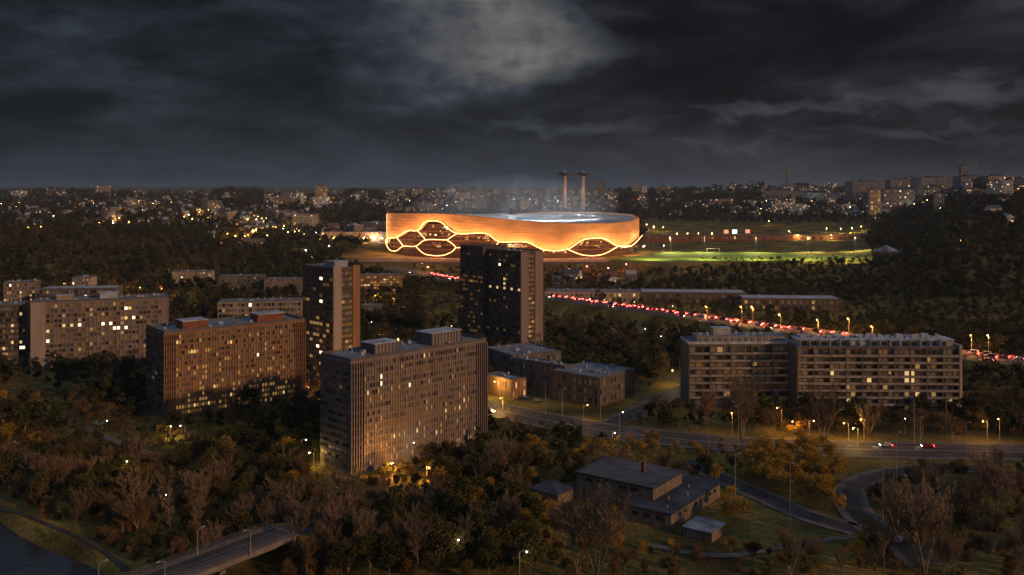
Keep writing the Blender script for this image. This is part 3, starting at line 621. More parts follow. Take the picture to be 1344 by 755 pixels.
# ------------------------------------------------------------------ stadium
SC = (2.0, 1238.0); SA, SB = 168.0, 126.0; SN = 2.5
SZ = 20.0
def se(th, k=0.0):
    c, s = math.cos(th), math.sin(th)
    return (SC[0] + (SA + k) * math.copysign(abs(c) ** (2 / SN), c), SC[1] + (SB + k) * math.copysign(abs(s) ** (2 / SN), s))
_th = np.linspace(-math.pi, math.pi, 8001)
_pt = np.array([se(t) for t in _th]); _ppx = CX + F * _pt[:, 0] / _pt[:, 1]
kr = int(np.argmax(_ppx)); kl = int(np.argmin(_ppx[:2800])) if False else int(np.argmin(_ppx))
THL, THR = _th[kl], _th[kr]
if THL > 0: THL -= 2 * math.pi
if THR > 0 and THR > THL + 2 * math.pi: THR -= 2 * math.pi
front_th = np.linspace(THL, THR, 4000); fp = np.array([se(t) for t in front_th]); fpx = CX + F * fp[:, 0] / fp[:, 1]
def wall_at(px, k=0.0):
    th = float(np.interp(px, fpx, front_th)); p0 = se(th); p = se(th, k); return p, p0, th
def wz(px, py, k=0.0):
    p, p0, th = wall_at(px); return H - (py - HY) * p[1] / F
PXL, PXR = float(fpx[0]), float(fpx[-1])
def zp(pts): return [(500 + a * 0.2604, 260 + b_ * 0.2604) for a, b_ in pts]
RIM = [(500, 280.3), (560, 280.8), (600, 282.3), (640, 286), (680, 290), (720, 292.6), (760, 294), (800, 293.6), (825, 291), (838, 287), (845, 286)]
UPP = zp([(30, 232), (42, 228), (50, 205), (97, 197), (150, 165), (200, 163), (240, 120), (310, 120), (390, 178), (530, 178), (600, 220), (730, 222), (820, 262), (930, 258), (1010, 210), (1110, 205), (1180, 243), (1245, 240), (1310, 188)])
def interp(poly, px): return float(np.interp(px, [p[0] for p in poly], [p[1] for p in poly]))
st = empty('stadium', (SC[0], SC[1], 0)); tag(st, 'glowing orange stadium with honeycomb openings edged in bright light tubes', 'stadium')
keep_rect(SC[0] - SA, SC[1] - SB, 0, 2 * SA, 2 * SB, 6)
Sx, Sy = SC
def loc(p): return (p[0] - Sx, p[1] - Sy)
# skin: front part follows the outline, back part closes the ring
sk = MB(); nz_ = 14
cols = []
for px in np.linspace(PXL, PXR, 330):
    p, p0, th = wall_at(px); zt = wz(px, interp(RIM, px)); zl = wz(px, interp(UPP, px)); cols.append((loc(p), zl, zt, th))
zr, zl_ = cols[-1][2], cols[0][2]
nb = 150
for i in range(1, nb):
    f = i / nb; th = THR + (THL + 2 * math.pi - THR) * f
    pb_ = se(th); bpx = CX + F * pb_[0] / pb_[1]; zt = H - (float(np.interp(bpx, [510, 560, 600, 660, 713, 792, 829, 839], [282.5, 285.5, 285, 282, 279, 279, 282, 286.5])) - HY) * pb_[1] / F; cols.append((loc(se(th)), 34, zt, th))
nc = len(cols)
for (p, zl, zt, th) in cols:
    for j in range(nz_ + 1): sk.v.append((p[0], p[1], zl + (zt - zl) * j / nz_))
for i in range(nc):
    for j in range(nz_):
        a = i * (nz_ + 1) + j; b2 = ((i + 1) % nc) * (nz_ + 1) + j
        sk.f.append((a, b2, b2 + 1, a + 1)); sk.m.append(0)
m, nt, b = nodes('stadium_mesh_skin'); N = nt.nodes; L = nt.links
tc = N.new('ShaderNodeTexCoord'); mp = N.new('ShaderNodeMapping'); mp.inputs['Scale'].default_value = (0.35, 0.35, 0.9)
nz = N.new('ShaderNodeTexNoise'); nz.inputs['Scale'].default_value = 0.12; nz.inputs['Detail'].default_value = 6
L.new(tc.outputs['Object'], mp.inputs[0]); L.new(mp.outputs[0], nz.inputs['Vector'])
mr = N.new('ShaderNodeMapRange'); mr.inputs[1].default_value = 0.3; mr.inputs[2].default_value = 0.7; mr.inputs[3].default_value = 0.75; mr.inputs[4].default_value = 1.25; L.new(nz.outputs[0], mr.inputs[0])
ml = N.new('ShaderNodeVectorMath'); ml.operation = 'SCALE'; ml.inputs[0].default_value = (0.66, 0.34, 0.15); L.new(mr.outputs[0], ml.inputs['Scale']); L.new(ml.outputs[0], b.inputs['Base Color'])
b.inputs['Roughness'].default_value = 0.55; b.inputs['Emission Color'].default_value = (1.0, 0.33, 0.09, 1); m2 = N.new('ShaderNodeMath'); m2.operation = 'MULTIPLY'; m2.inputs[1].default_value = 0.20
L.new(mr.outputs[0], m2.inputs[0]); L.new(m2.outputs[0], b.inputs['Emission Strength']); m.cycles.emission_sampling = 'NONE'
sk.build('facade_skin', m, st)
w = MB()
for fz in (0.16, 0.32, 0.48, 0.64, 0.80, 0.92):
    w.tube([(c_[0][0] * 1.0015, c_[0][1] * 1.0015, 44 + (c_[2] - 44) * fz) for c_ in cols[:330]], 0.10, 3, cap=False)
w.build('skin_seam', mat('seam_metal', (0.30, 0.16, 0.09)), st)
# rim trim
w = MB(); pts = [(c_[0][0], c_[0][1], c_[2] + 0.4) for c_ in cols]; w.tube(pts + [pts[0]], 0.55, 5, cap=False)
w.build('rim_trim', mat('rim_metal', (0.45, 0.26, 0.16), rough=0.5), st)
# roof: shallow dish from the rim to an oval opening
rf = MB(); n = len(cols)
m_roof_s = mat('stadium_roof', (0.42, 0.46, 0.50), rough=0.45, var=0.15, scale=0.05)
ring = []
for kk, (f, dz) in enumerate(((0.985, -1.0), (0.84, -1.8), (0.68, -1.4), (0.4, 0.2), (0.12, 1.2))):
    ring.append([(c_[0][0] * f, c_[0][1] * f, c_[2] + dz if f > 0.9 else (c_[2] * 0.5 + 31.5) + dz) for c_ in cols])
for a_, b_ in zip(ring[:-1], ring[1:]):
    for i in range(n): rf.quad(a_[i], a_[(i + 1) % n], b_[(i + 1) % n], b_[i])
rf.poly(ring[-1]); rf.build('roof', m_roof_s, st)
for i in range(0, n, 5):
    q = MB(); q.tube([(ring[0][i][0], ring[0][i][1], ring[0][i][2] + 0.5), (ring[1][i][0], ring[1][i][1], ring[1][i][2] + 0.6), (ring[2][i][0], ring[2][i][1], ring[2][i][2] + 0.6), (ring[3][i][0], ring[3][i][1], ring[3][i][2] + 0.6)], 0.3, 4); q.build('roof_rib', M_metal, st)
# floodlight strips round the opening
M_flood = mat('floodlight_lens', (0.8, 0.8, 0.8), emit=(0.9, 0.95, 1.0), strength=8)
def raw_light(nm, kind_, parent, loc_, col, power, rad, rot=None, size=None):
    l = bpy.data.lights.new(nm, kind_); l.color = col; l.energy = power; l.shadow_soft_size = rad
    if size: l.spot_size = size; l.spot_blend = 0.5
    o = bpy.data.objects.new(nm, l); COL.objects.link(o); o.parent = parent; o.location = loc_
    if rot: o.rotation_euler = rot
    return o
for i in range(0, n, 14):
    p_ = ring[2][i]; q = MB(); q.box(p_[0] - 0.5, p_[1] - 0.2, p_[2] + 6.0, p_[0] + 0.5, p_[1] + 0.2, p_[2] + 6.3); q.tube([(p_[0], p_[1], p_[2]), (p_[0], p_[1], p_[2] + 6.0)], 0.06, 4); fl_ = q.build('roof_floodlight', M_dark, st)
    ppx = CX + F * (Sx + p_[0]) / (Sy + p_[1]); k_ = math.exp(-((ppx - 735) / 50.0) ** 2) + 0.12
    raw_light('floodlight', 'POINT', st, (p_[0], p_[1], p_[2] + 4.6), (0.85, 0.93, 1.0), 9000 * k_, 0.6)
for i_, (bx_, tz_) in enumerate(((-70, -0.35), (-40, -0.15), (0, 0.1), (40, 0.3), (75, 0.5), (20, -0.05))):
    raw_light('beam', 'SPOT', st, (bx_, -10, 70), (0.8, 0.9, 1.0), 500000, 0.5, (math.pi, tz_, 0), R(14))
for bx_ in (-60, 0, 60): raw_light('mist_fill_light', 'POINT', st, (bx_, 0, 84), (0.85, 0.93, 1.0), 16000, 1.0)  # lights added above the closed roof to make the mist glow
w = MB(); nn_ = 24
for zz_, rr__ in ((66, 0.92), (74, 1.0), (92, 0.85), (110, 0.5), (120, 0.1)):
    for k in range(nn_):
        t = 2 * math.pi * k / nn_; w.v.append((Sx + 150 * rr__ * math.cos(t), Sy + 105 * rr__ * math.sin(t), zz_))
for j in range(4):
    for k in range(nn_): w.f.append((j * nn_ + k, j * nn_ + (k + 1) % nn_, (j + 1) * nn_ + (k + 1) % nn_, (j + 1) * nn_ + k)); w.m.append(0)
w.f.append(tuple(reversed(range(nn_)))); w.m.append(0); w.f.append(tuple(range(4 * nn_, 5 * nn_))); w.m.append(0)
m = bpy.data.materials.new('mist'); m.use_nodes = True; m.node_tree.nodes.clear(); vo = m.node_tree.nodes.new('ShaderNodeVolumePrincipled'); vo.inputs['Color'].default_value = (0.9, 0.95, 1, 1); vo.inputs['Density'].default_value = 0.0012
mo = m.node_tree.nodes.new('ShaderNodeOutputMaterial'); m.node_tree.links.new(vo.outputs[0], mo.inputs['Volume']); tag(w.build('floodlit_mist', m), kind='stuff')
# seating bowl and pitch
bw = MB(); inr = [[(c_[0][0] * f, c_[0][1] * f, z) for c_ in cols] for f, z in ((0.93, 52), (0.60, 30), (0.42, 22))]
for a_, b_ in zip(inr[:-1], inr[1:]):
    for i in range(n): bw.quad(a_[i], a_[(i + 1) % n], b_[(i + 1) % n], b_[i])
bw.build('seating_bowl', mat('seats', (0.3, 0.12, 0.08)), st)
q = MB(); q.poly([(c_[0][0] * 0.42, c_[0][1] * 0.42, 22.01) for c_ in cols]); q.build('pitch', mat('pitch_grass', (0.06, 0.14, 0.03)), st)
# inner wall, floors
M_inner = mat('stadium_inner_wall', (0.10, 0.05, 0.035), rough=0.5, var=0.3, scale=0.2)
iw = MB(); 
for i in range(n):
    a_ = cols[i][0]; b_ = cols[(i + 1) % n][0]; f = 0.955
    iw.quad((a_[0] * f, a_[1] * f, 9), (b_[0] * f, b_[1] * f, 9), (b_[0] * f, b_[1] * f, 56), (a_[0] * f, a_[1] * f, 56))
iw.build('inner_wall', M_inner, st)
for z in (25.5, 31, 36.5, 42, 47.5):
    q = MB(); f0, f1 = 0.955, 0.985
    for i in range(n):
        a_ = cols[i][0]; b_ = cols[(i + 1) % n][0]
        q.quad((a_[0] * f0, a_[1] * f0, z), (b_[0] * f0, b_[1] * f0, z), (b_[0] * f1, b_[1] * f1, z), (a_[0] * f1, a_[1] * f1, z))
        q.quad((a_[0] * f1, a_[1] * f1, z - 0.9), (b_[0] * f1, b_[1] * f1, z - 0.9), (b_[0] * f1, b_[1] * f1, z), (a_[0] * f1, a_[1] * f1, z))
    q.build('floor_slab', mat('stadium_floor_edge', (0.26, 0.12, 0.07)), st)
rr = random.Random(5); wmesh = {}
zones = zp([(230, 140), (330, 190)]), zp([(150, 178), (210, 200)]), zp([(400, 190), (560, 215)]), zp([(610, 230), (740, 250)]), zp([(1000, 222), (1140, 248)]), zp([(250, 225), (320, 245)]), zp([(850, 262), (950, 275)]), zp([(640, 232), (700, 245)])
for zi, ((ax_, ay_), (bx_, by_)) in enumerate(zones):
    for i in range(11):
        px = rr.uniform(ax_, bx_); py = rr.uniform(ay_, by_); p, p0, th = wall_at(px); lp = loc(p); f = 0.962
        z = H - (py - HY) * (Sy + lp[1] * f) / F; q = MB(); wv = rr.uniform(0.8, 2.2)
        nxt, _, _ = wall_at(px + 0.6); d = Vector((nxt[0] - p[0], nxt[1] - p[1], 0)).normalized(); c0 = Vector((lp[0] * f, lp[1] * f, z))
        hh = 0.9; q.quad(c0 - d * wv - Vector((0, 0, hh)), c0 + d * wv - Vector((0, 0, hh)), c0 + d * wv + Vector((0, 0, hh)), c0 - d * wv + Vector((0, 0, hh)))
        q.build('window', (M_lit3 if zi in (7, 0) and rr.random() < 0.5 else M_lit2 if rr.random() < 0.6 else M_lit1), st)
colm = MB()
for i in range(0, 330, 3):
    a_ = cols[i][0]; f = 0.99; colm.box(a_[0] * f - 0.25, a_[1] * f - 0.25, 9, a_[0] * f + 0.25, a_[1] * f + 0.25, cols[i][1] + 0.5)
tag(colm.build('columns', M_inner, st), kind='stuff')
# light tubes
M_tube = mat('light_tube', (1, 0.7, 0.4), emit=(1.0, 0.42, 0.16), strength=4.5, var=0.0)
UPS = smooth(UPP, 5)
TUB = [UPP[1:-1] + [(838, 309)],
       zp([(38, 80), (38, 150), (40, 228)]),
       zp([(50, 205), (45, 228), (64, 262), (97, 266), (130, 243), (190, 243), (240, 211), (340, 211), (352, 205), (390, 180)]),
       zp([(97, 197), (130, 243)]), zp([(200, 165), (240, 211)]),
       zp([(190, 243), (240, 284), (330, 288), (385, 250), (340, 211)]), zp([(385, 250), (550, 250), (600, 221)]),
       zp([(550, 250), (600, 275), (780, 276), (820, 262)]), zp([(930, 258), (1010, 288), (1100, 285), (1180, 243)]), zp([(1180, 243), (1245, 240)])]
for ti, pl in enumerate(TUB):
    pl = smooth(pl, 5) if len(pl) > 2 else pl
    pp = []
    for (a_, b_) in zip(pl[:-1], pl[1:]):
        for k in range(3):
            px = a_[0] + (b_[0] - a_[0]) * k / 3; py = a_[1] + (b_[1] - a_[1]) * k / 3; pp.append((px, py))
    pp.append(pl[-1]); v = []
    for (px, py) in pp:
        px = min(max(px, PXL + 0.15), PXR - 0.15); p, p0, th = wall_at(px); lp = loc(p); f = 1.03 if ti != 1 else 1.012
        # keep the tube in front of the skin
        v.append((lp[0] * f, lp[1] * f, H - (py - HY) * (Sy + lp[1] * f) / F))
    w = MB(); w.tube(v, 0.38 if ti != 1 else 0.3, 5); w.build('light_tube', M_tube, st)
    acc = 5.0
    for a_, b_ in zip(v[:-1], v[1:]):
        a3, b3 = Vector(a_), Vector(b_); ln_ = (b3 - a3).length; t_ = 8.0 - acc
        while t_ < ln_:
            p3 = a3.lerp(b3, t_ / ln_); o2 = Vector((p3.x, p3.y, 0)).normalized() * 3.0; raw_light('tube_light', 'POINT', st, tuple(p3 + o2), (1.0, 0.46, 0.145), 3300 if ti == 0 else 1200 if ti != 1 else 1500, 0.8); t_ += 8.0
        acc = (acc + ln_) % 8.0
# plaza
w = MB(); w.prism([(-200, 1060), (210, 1060), (230, 1400), (-210, 1400)], 2, 15.2); tag(w.build('stadium_plaza', mat('plaza_paving', (0.20, 0.12, 0.10), var=0.3, scale=0.05)), kind='structure')
keep_rect(-205, 1010, 0, 420, 390, 0)

# ------------------------------------------------------------------ sports pitch and training ground
def quadpx(name, pix, z, mt, thick=0.3, kind='structure'):
    pts = [at(px, py, z) for px, py in pix]; w = MB(); w.prism([p for p in pts], z - thick, z); o = w.build(name, mt); tag(o, kind=kind); return pts
PZ = 20.6
pt = quadpx('playing_field', [(800, 341), (880, 345), (1150, 340), (1125, 333.5), (890, 329)], PZ, mat('field_turf', (0.15, 0.21, 0.03), var=0.25, scale=0.03), thick=0.3)
cxp = sum(p[0] for p in pt) / 5; cyp = sum(p[1] for p in pt) / 5; w = MB(); n0 = len(pt)
w.v += [(*p, PZ - 0.02) for p in pt] + [(cxp + (p[0] - cxp) * 1.12, cyp + (p[1] - cyp) * 1.5, 4) for p in pt]; w.f.append(tuple(range(n0))); w.m.append(0)
for i in range(n0): j = (i + 1) % n0; w.f.append((i, n0 + i, n0 + j, j)); w.m.append(0)
tag(w.build('field_bank', g.data.materials[0]), kind='structure')
CLEAR.append([(780, 325), (1140, 325), (1150, 342), (880, 346), (790, 344)])
CLEAR.append([(845, 291), (1140, 296), (1140, 332), (845, 332)])
def goal(px, py, label):
    x, y = at(px, py, PZ); w = MB()
    for dx in (-8, 8): w.cone(x + dx, y, PZ, PZ + 4.5, 0.25, 0.25, 6)
    w.box(x - 8, y - 0.25, PZ + 4.3, x + 8, y + 0.25, PZ + 4.8)
    for dx in (-8, 8): w.tube([(x + dx, y, PZ + 4.5), (x + dx, y + 3, PZ)], 0.12, 4)
    tag(w.build('football_goal', mat('white_paint', (0.8, 0.8, 0.8))), label, 'goal', 'football goals')
goal(936, 331, 'white football goal at the near left end of the bright pitch'); goal(1073, 335.5, 'white football goal at the right end of the pitch')
# stand / boundary wall behind the pitch
def longwall(name, label, pa, pb, z0, z1, th, mt, cat):
    xa, ya = pa; xb, yb = pb; l = math.hypot(xb - xa, yb - ya); r0 = empty(name, (xa, ya, 0), math.atan2(yb - ya, xb - xa)); tag(r0, label, cat)
    w = MB(); w.box(0, 0, z0, l, th, z1); w.build('wall', mt, r0)
    w = MB(); w.box(-0.3, -0.6, z1, l + 0.3, th + 0.6, z1 + 0.5); w.build('roof', M_roof, r0)
    return r0, l
pa = at(845, 308, 30); pb = at(1140, 307, 32)
sr, sl = longwall('spectator_stand', 'long low brick spectator stand behind the bright pitch', pa, pb, 14, 29.5, 10, M_brick, 'stand')
facade(sr, 'f', 0.05, sl - 0.05, 0, 22, 29, 60, 1, 'punch', M_brick, lit=(0.2, 0.06, 0.02, 0.0), curt=0.3, seed=9, maxw=60)
keep_rect(*pa, 0, sl, 14, 2)
scr = []
for k, (px, py, col, lab) in enumerate(((952, 304, (1.0, 0.28, 0.12), 'red lit advertising panel left of the white screen by the pitch'), (963, 304, (0.95, 0.92, 0.9), 'bright white lit screen over the stand'), (980, 303.5, (1.0, 0.28, 0.14), 'red lit advertising panel right of the white screen by the pitch'))):
    x, y = at(px, py, 30); y -= 6; w = MB(); w.box(-0.3, 0.3, -5, 0.3, 0.6, 3); r0 = empty('lit_panel', (x, y, 30)); tag(r0, lab, 'lit panel')
    w.box(-4, 0.01, -3.4, 4, 0.3, 3.4); w.build('panel_frame', M_dark, r0)
    q = MB(); q.quad((-3.8, 0, -3.1), (3.8, 0, -3.1), (3.8, 0, 3.1), (-3.8, 0, 3.1)); q.build('panel_face', mat('panel_%d' % k, (0.5, 0.5, 0.5), emit=col, strength=1.0 if k != 1 else 3.0, sample=True), r0)

# ------------------------------------------------------------------ lamps
LIGHTS = 0
def lampmesh(h, arm=1.8, double=False):
    p = MB(); p.tube([(0, 0, -0.5), (0, 0, 1.2), (0, 0, h)], [0.16, 0.13, 0.07], 8); p.cone(0, 0, 0, 0.9, 0.22, 0.2, 8)
    for s in ((1, -1) if double else (1,)): p.tube([(0, 0, h - 0.1), (s * arm * 0.5, 0, h + 0.25), (s * arm, 0, h + 0.3)], 0.05, 6)
    hd = MB()
    for s in ((1, -1) if double else (1,)): hd.box(s * arm - 0.45, -0.18, h + 0.26, s * arm + 0.45, 0.18, h + 0.42); hd.box(s * arm - 0.3, -0.12, h + 0.42, s * arm + 0.3, 0.12, h + 0.5)
    return p.mesh('pole', M_pole), hd.mesh('lamp_head', M_metal)
ORA = (1.0, 0.46, 0.10); WHT = (1.0, 0.90, 0.72); YEL = (1.0, 0.62, 0.16)
def glow(name, parent, loc_, col, power, rad):
    l = bpy.data.lights.new(name, 'POINT'); l.color = col; l.energy = power; l.shadow_soft_size = rad
    o = bpy.data.objects.new(name, l); COL.objects.link(o); o.parent = parent; o.location = loc_
    if name == 'bulb':
        rb = rad * 1.3; o.location = (loc_[0], loc_[1], loc_[2] - 2 * rb - 0.1)
        k = (tuple(col), round(rb, 2), power > 300)
        if k not in BULB:
            q = MB(); q.tube([(0, 0, -rb), (0, 0, -rb * 0.7), (0, 0, 0), (0, 0, rb * 0.7), (0, 0, rb)], [rb * 0.1, rb * 0.7, rb, rb * 0.7, rb * 0.1], 10)
            BULB[k] = q.mesh('bulb_glass', mat('bulb_%d' % len(BULB), (1, 1, 1), emit=col, strength=((9 if power > 300 else 6) if rad < 0.3 else 42), var=0.0))
        link('bulb', BULB[k], parent, (loc_[0], loc_[1], loc_[2] - 0.05))
    return o
BULB = {}; LM = {}
def lamp(px, py, label, col=ORA, power=900, h=9.0, rot=None, lit=True, double=False, rad=0.2, group='street lamps and lighting masts', base=None):
    power *= 0.7 if col == WHT else (3.4 if px < 700 else 2.0)
    key = (h, double)
    if key not in LM: LM[key] = lampmesh(h, 1.8, double)
    if base: x, y = gp(*base)
    else: x, y = gp(px, py, h)
    if rot is None: rot = rnd.uniform(0, 6.28)
    z = T(x, y)
    d = math.hypot(x, y)
    r0 = empty('street_lamp' if lit else 'lighting_mast', (x, y, z), rot); tag(r0, label, 'street lamp' if lit else 'lamp post', group)
    link('pole', LM[key][0], r0); link('lamp_head', LM[key][1], r0)
    if lit:
        for s in ((1, -1) if double else (1,)): glow('bulb', r0, (s * 1.8, 0, h + 0.26 - rad), col, power, rad)
    return r0
near = [ # px, py, colour, power, height, label
 (1026, 536, ORA, 700, 9, 'orange street lamp on the verge left of the tall bare tree'), (1045, 553, ORA, 900, 7, 'orange lamp glowing in the golden bush before the balconied block'),
 (1062, 552, ORA, 700, 7, 'orange lamp right of the golden bush before the balconied block'), (1114, 556, ORA, 500, 7, 'dim orange lamp below the middle of the balconied block'),
 (1126, 562, YEL, 900, 7, 'yellow lamp lowest of the three below the balconied block'), (1134, 550, ORA, 500, 8, 'small orange lamp above the yellow one below the balconied block'),
 (1188, 551, WHT, 120, 6, 'faint greenish-white lamp before the right half of the balconied block'), (1296, 553, ORA, 800, 9, 'orange street lamp on the main road right of the balconied block'),
 (1312, 549, ORA, 200, 9, 'dim lamp right of the orange one at the right road edge'), (1238, 523, YEL, 900, 6, 'yellow lamp at the foot of the balconied block near its end wall'),
 (892, 470, WHT, 300, 9, 'white lamp above the side street beside the dark wood'), (885, 487, YEL, 1000, 8, 'yellow lamp lighting the side street bank'),
 (813, 542, WHT, 350, 9, 'white lamp over the road junction'), (804, 567, WHT, 200, 5, 'short bright lamp at the kerb of the junction'),
 (961, 541, ORA, 500, 9, 'orange lamp beside the tall thin mast before the left balconied block'), (766, 532, ORA, 350, 7, 'dim orange lamp on the grass left of the junction'),
 (682, 724, WHT, 160, 9, 'white lamp among the brown trees near the bottom centre'), (593, 708, WHT, 140, 9, 'white lamp among bare trees right of the footbridge'),
 (173, 604, WHT, 160, 8, 'white lamp on the footpath below the ochre slab'), (226, 648, WHT, 130, 7, 'small white lamp deep in the lower left wood'),
 (153, 636, YEL, 700, 4, 'low golden lamp hidden in the lower left wood'), (218, 560, YEL, 500, 5, 'yellow lamp at the foot of the ochre slab corner'), (243, 559, WHT, 200, 5, 'pale lamp at the foot of the ochre slab front'),
 (134, 553, WHT, 70, 6, 'faint lamp near the start of the left footpath'), (12, 560, ORA, 400, 6, 'orange lamp in the wood at the far left edge'),
 (542, 583, WHT, 260, 8, 'bright white lamp in front of the centre slab'), (395, 578, WHT, 200, 8, 'pale lamp left of the centre slab dark end'), (412, 595, YEL, 450, 5, 'yellow lamp at the foot of the centre slab dark end'),
 (520, 609, ORA, 1400, 5, 'orange lamp under the trees before the centre slab'), (560, 612, ORA, 700, 5, 'second orange lamp under the trees before the centre slab, to the right'),
 (654, 501, YEL, 1100, 8, 'bright yellow lamp right beside the centre slab far corner'), (660, 522, ORA, 1200, 6, 'orange lamp below the bright yellow one beside the centre slab'),
 (405, 508, ORA, 1800, 6, 'orange lamp in the gap between ochre slab and centre slab'), (525, 444, ORA, 900, 9, 'orange lamp in the dark wood between the towers'), (596, 428, ORA, 800, 9, 'orange lamp at the left foot of the dark tower'),
 (499, 439, ORA, 500, 8, 'small orange lamp right of the tall left tower'), (484, 423, WHT, 150, 8, 'small white lamp right of the tall left tower'),
 (843, 432, WHT, 150, 8, 'white lamp in the wood below the highway'), (865, 441, WHT, 120, 8, 'second white lamp in the wood below the highway'),
 (232, 355, ORA, 2500, 9, 'orange lamp above the grid-fronted hillside block'), (155, 376, ORA, 1500, 9, 'orange lamp behind the far left slab roof'), (182, 378, YEL, 500, 9, 'small yellow lamp at the hillside wood edge'),
 (212, 379, ORA, 1200, 9, 'orange lamp at the wood edge left of the grid-fronted block'), (233, 395, YEL, 1500, 6, 'yellow lamp on the street below the grid-fronted block'), (85, 372, ORA, 900, 8, 'orange lamp left of the small pale block'),
 (120, 363, ORA, 1500, 8, 'orange lamp right of the small pale block'), (20, 458, YEL, 900, 6, 'yellow lamp at the foot of the dark left edge block'), (10, 398, ORA, 1200, 8, 'orange lamp between the leftmost blocks'),
 (490, 388, ORA, 2500, 8, 'orange lamp before the golden block between the towers'), (515, 392, ORA, 1600, 6, 'second orange lamp before the golden block'), (552, 346, ORA, 2500, 9, 'orange lamp in the trees left below the stadium'),
 (793, 394, YEL, 1200, 7, 'yellow lamp before the shop row'), (830, 396, YEL, 500, 7, 'small yellow lamp at the right end of the shop row'), (886, 402, WHT, 300, 8, 'white lamp before the long sheds'),
 (300, 470, ORA, 900, 5, 'orange lamp low on the ochre slab front, left of middle') , (340, 480, ORA, 900, 5, 'orange lamp low on the ochre slab front, right of middle')]
for px, py, col, pw, h, lab in near:
    lamp(px, py, lab, col, pw, h)
for i, (px, py, h, bs, dbl, lab) in enumerate([(931, 542, 16, (930, 606), True, 'tall twin-armed unlit mast on the lower verge of the main road'), (965, 599, 16, (965, 663), False, 'thin unlit mast on the grass right of the hall'),
    (969, 530, 16, (969, 588), False, 'thin unlit mast at the main road before the left balconied block'), (1037, 595, 22, (1037, 708), False, 'tallest unlit mast in the golden bushes right of the hall'),
    (1159, 582, 24, (1159, 706), False, 'left one of the two tall masts at the loop road'), (1177, 562, 20, (1177, 650), False, 'right one of the two tall masts at the loop road'),
    (1200, 523, 18, (1200, 583), False, 'mast at the upper kerb before the balconied block'), (1242, 478, 22, (1242, 566), False, 'tall thin mast before the right end of the balconied block'),
    (1208, 545, 11, (1208, 584), False, 'short mast beside the mast at the upper kerb'), (880, 509, 13, (881, 556), False, 'mast at the corner of main road and side street'),
    (716, 498, 12, (716, 545), False, 'mast at the upper kerb of the main road left of the junction'), (735, 500, 12, (738, 548), False, 'mast just right of the leftmost road mast'), (786, 500, 12, (788, 556), False, 'mast standing left of the junction'),
    (1245, 620, 12, (1268, 596), False, 'mast on the lower verge at the right end of the main road'), (1060, 540, 12, (1077, 582), False, 'mast at the upper kerb behind the bare tree')]):
    lamp(px, py, lab, h=h, lit=False, double=dbl, base=bs, rot=(0 if dbl else rnd.uniform(0, 6.28)))
# highway lamps
for px, py, lab in [(970, 403, 'orange highway lamp left one of the pair over the sheds'), (988, 403, 'orange highway lamp right one of the pair over the sheds'), (1020, 413, 'orange highway lamp above the traffic near the long shed end'),
        (1074, 420, 'orange highway lamp before the long shed'), (1108, 418, 'orange highway lamp right of the long shed'), (1139, 430, 'orange highway lamp over the right-hand embankment'), (1266, 440, 'orange highway lamp, left of two at the right wood'), (1298, 440, 'orange highway lamp, right of two at the right wood'), (925, 408, 'orange highway lamp left of the pair over the sheds')]:
    # stand on the far side of the highway deck
    u = (px - CX) / F; best = None
    edge = offs(HW, 12.6)
    for (ex, ey) in edge:
        if best is None or abs(ex / ey - u) < best[0]: best = (abs(ex / ey - u), ex, ey)
    _, x, y = best; z0 = hz(x, y); hgt = max(7, min(14, (H - (py - HY) * y / F) - z0))
    hgt = round(hgt)
    if (hgt, False) not in LM: LM[(hgt, False)] = lampmesh(hgt)
    r0 = empty('street_lamp', (x, y, z0), math.atan2(edge[1][0], 1)); r0.rotation_euler.z = R(-130); tag(r0, lab, 'street lamp', 'lamps along the highway')
    link('pole', LM[(hgt, False)][0], r0); link('lamp_head', LM[(hgt, False)][1], r0); glow('bulb', r0, (2.1, 0, hgt), ORA, 9000 if 940 < px < 1120 else 6500, 0.25)
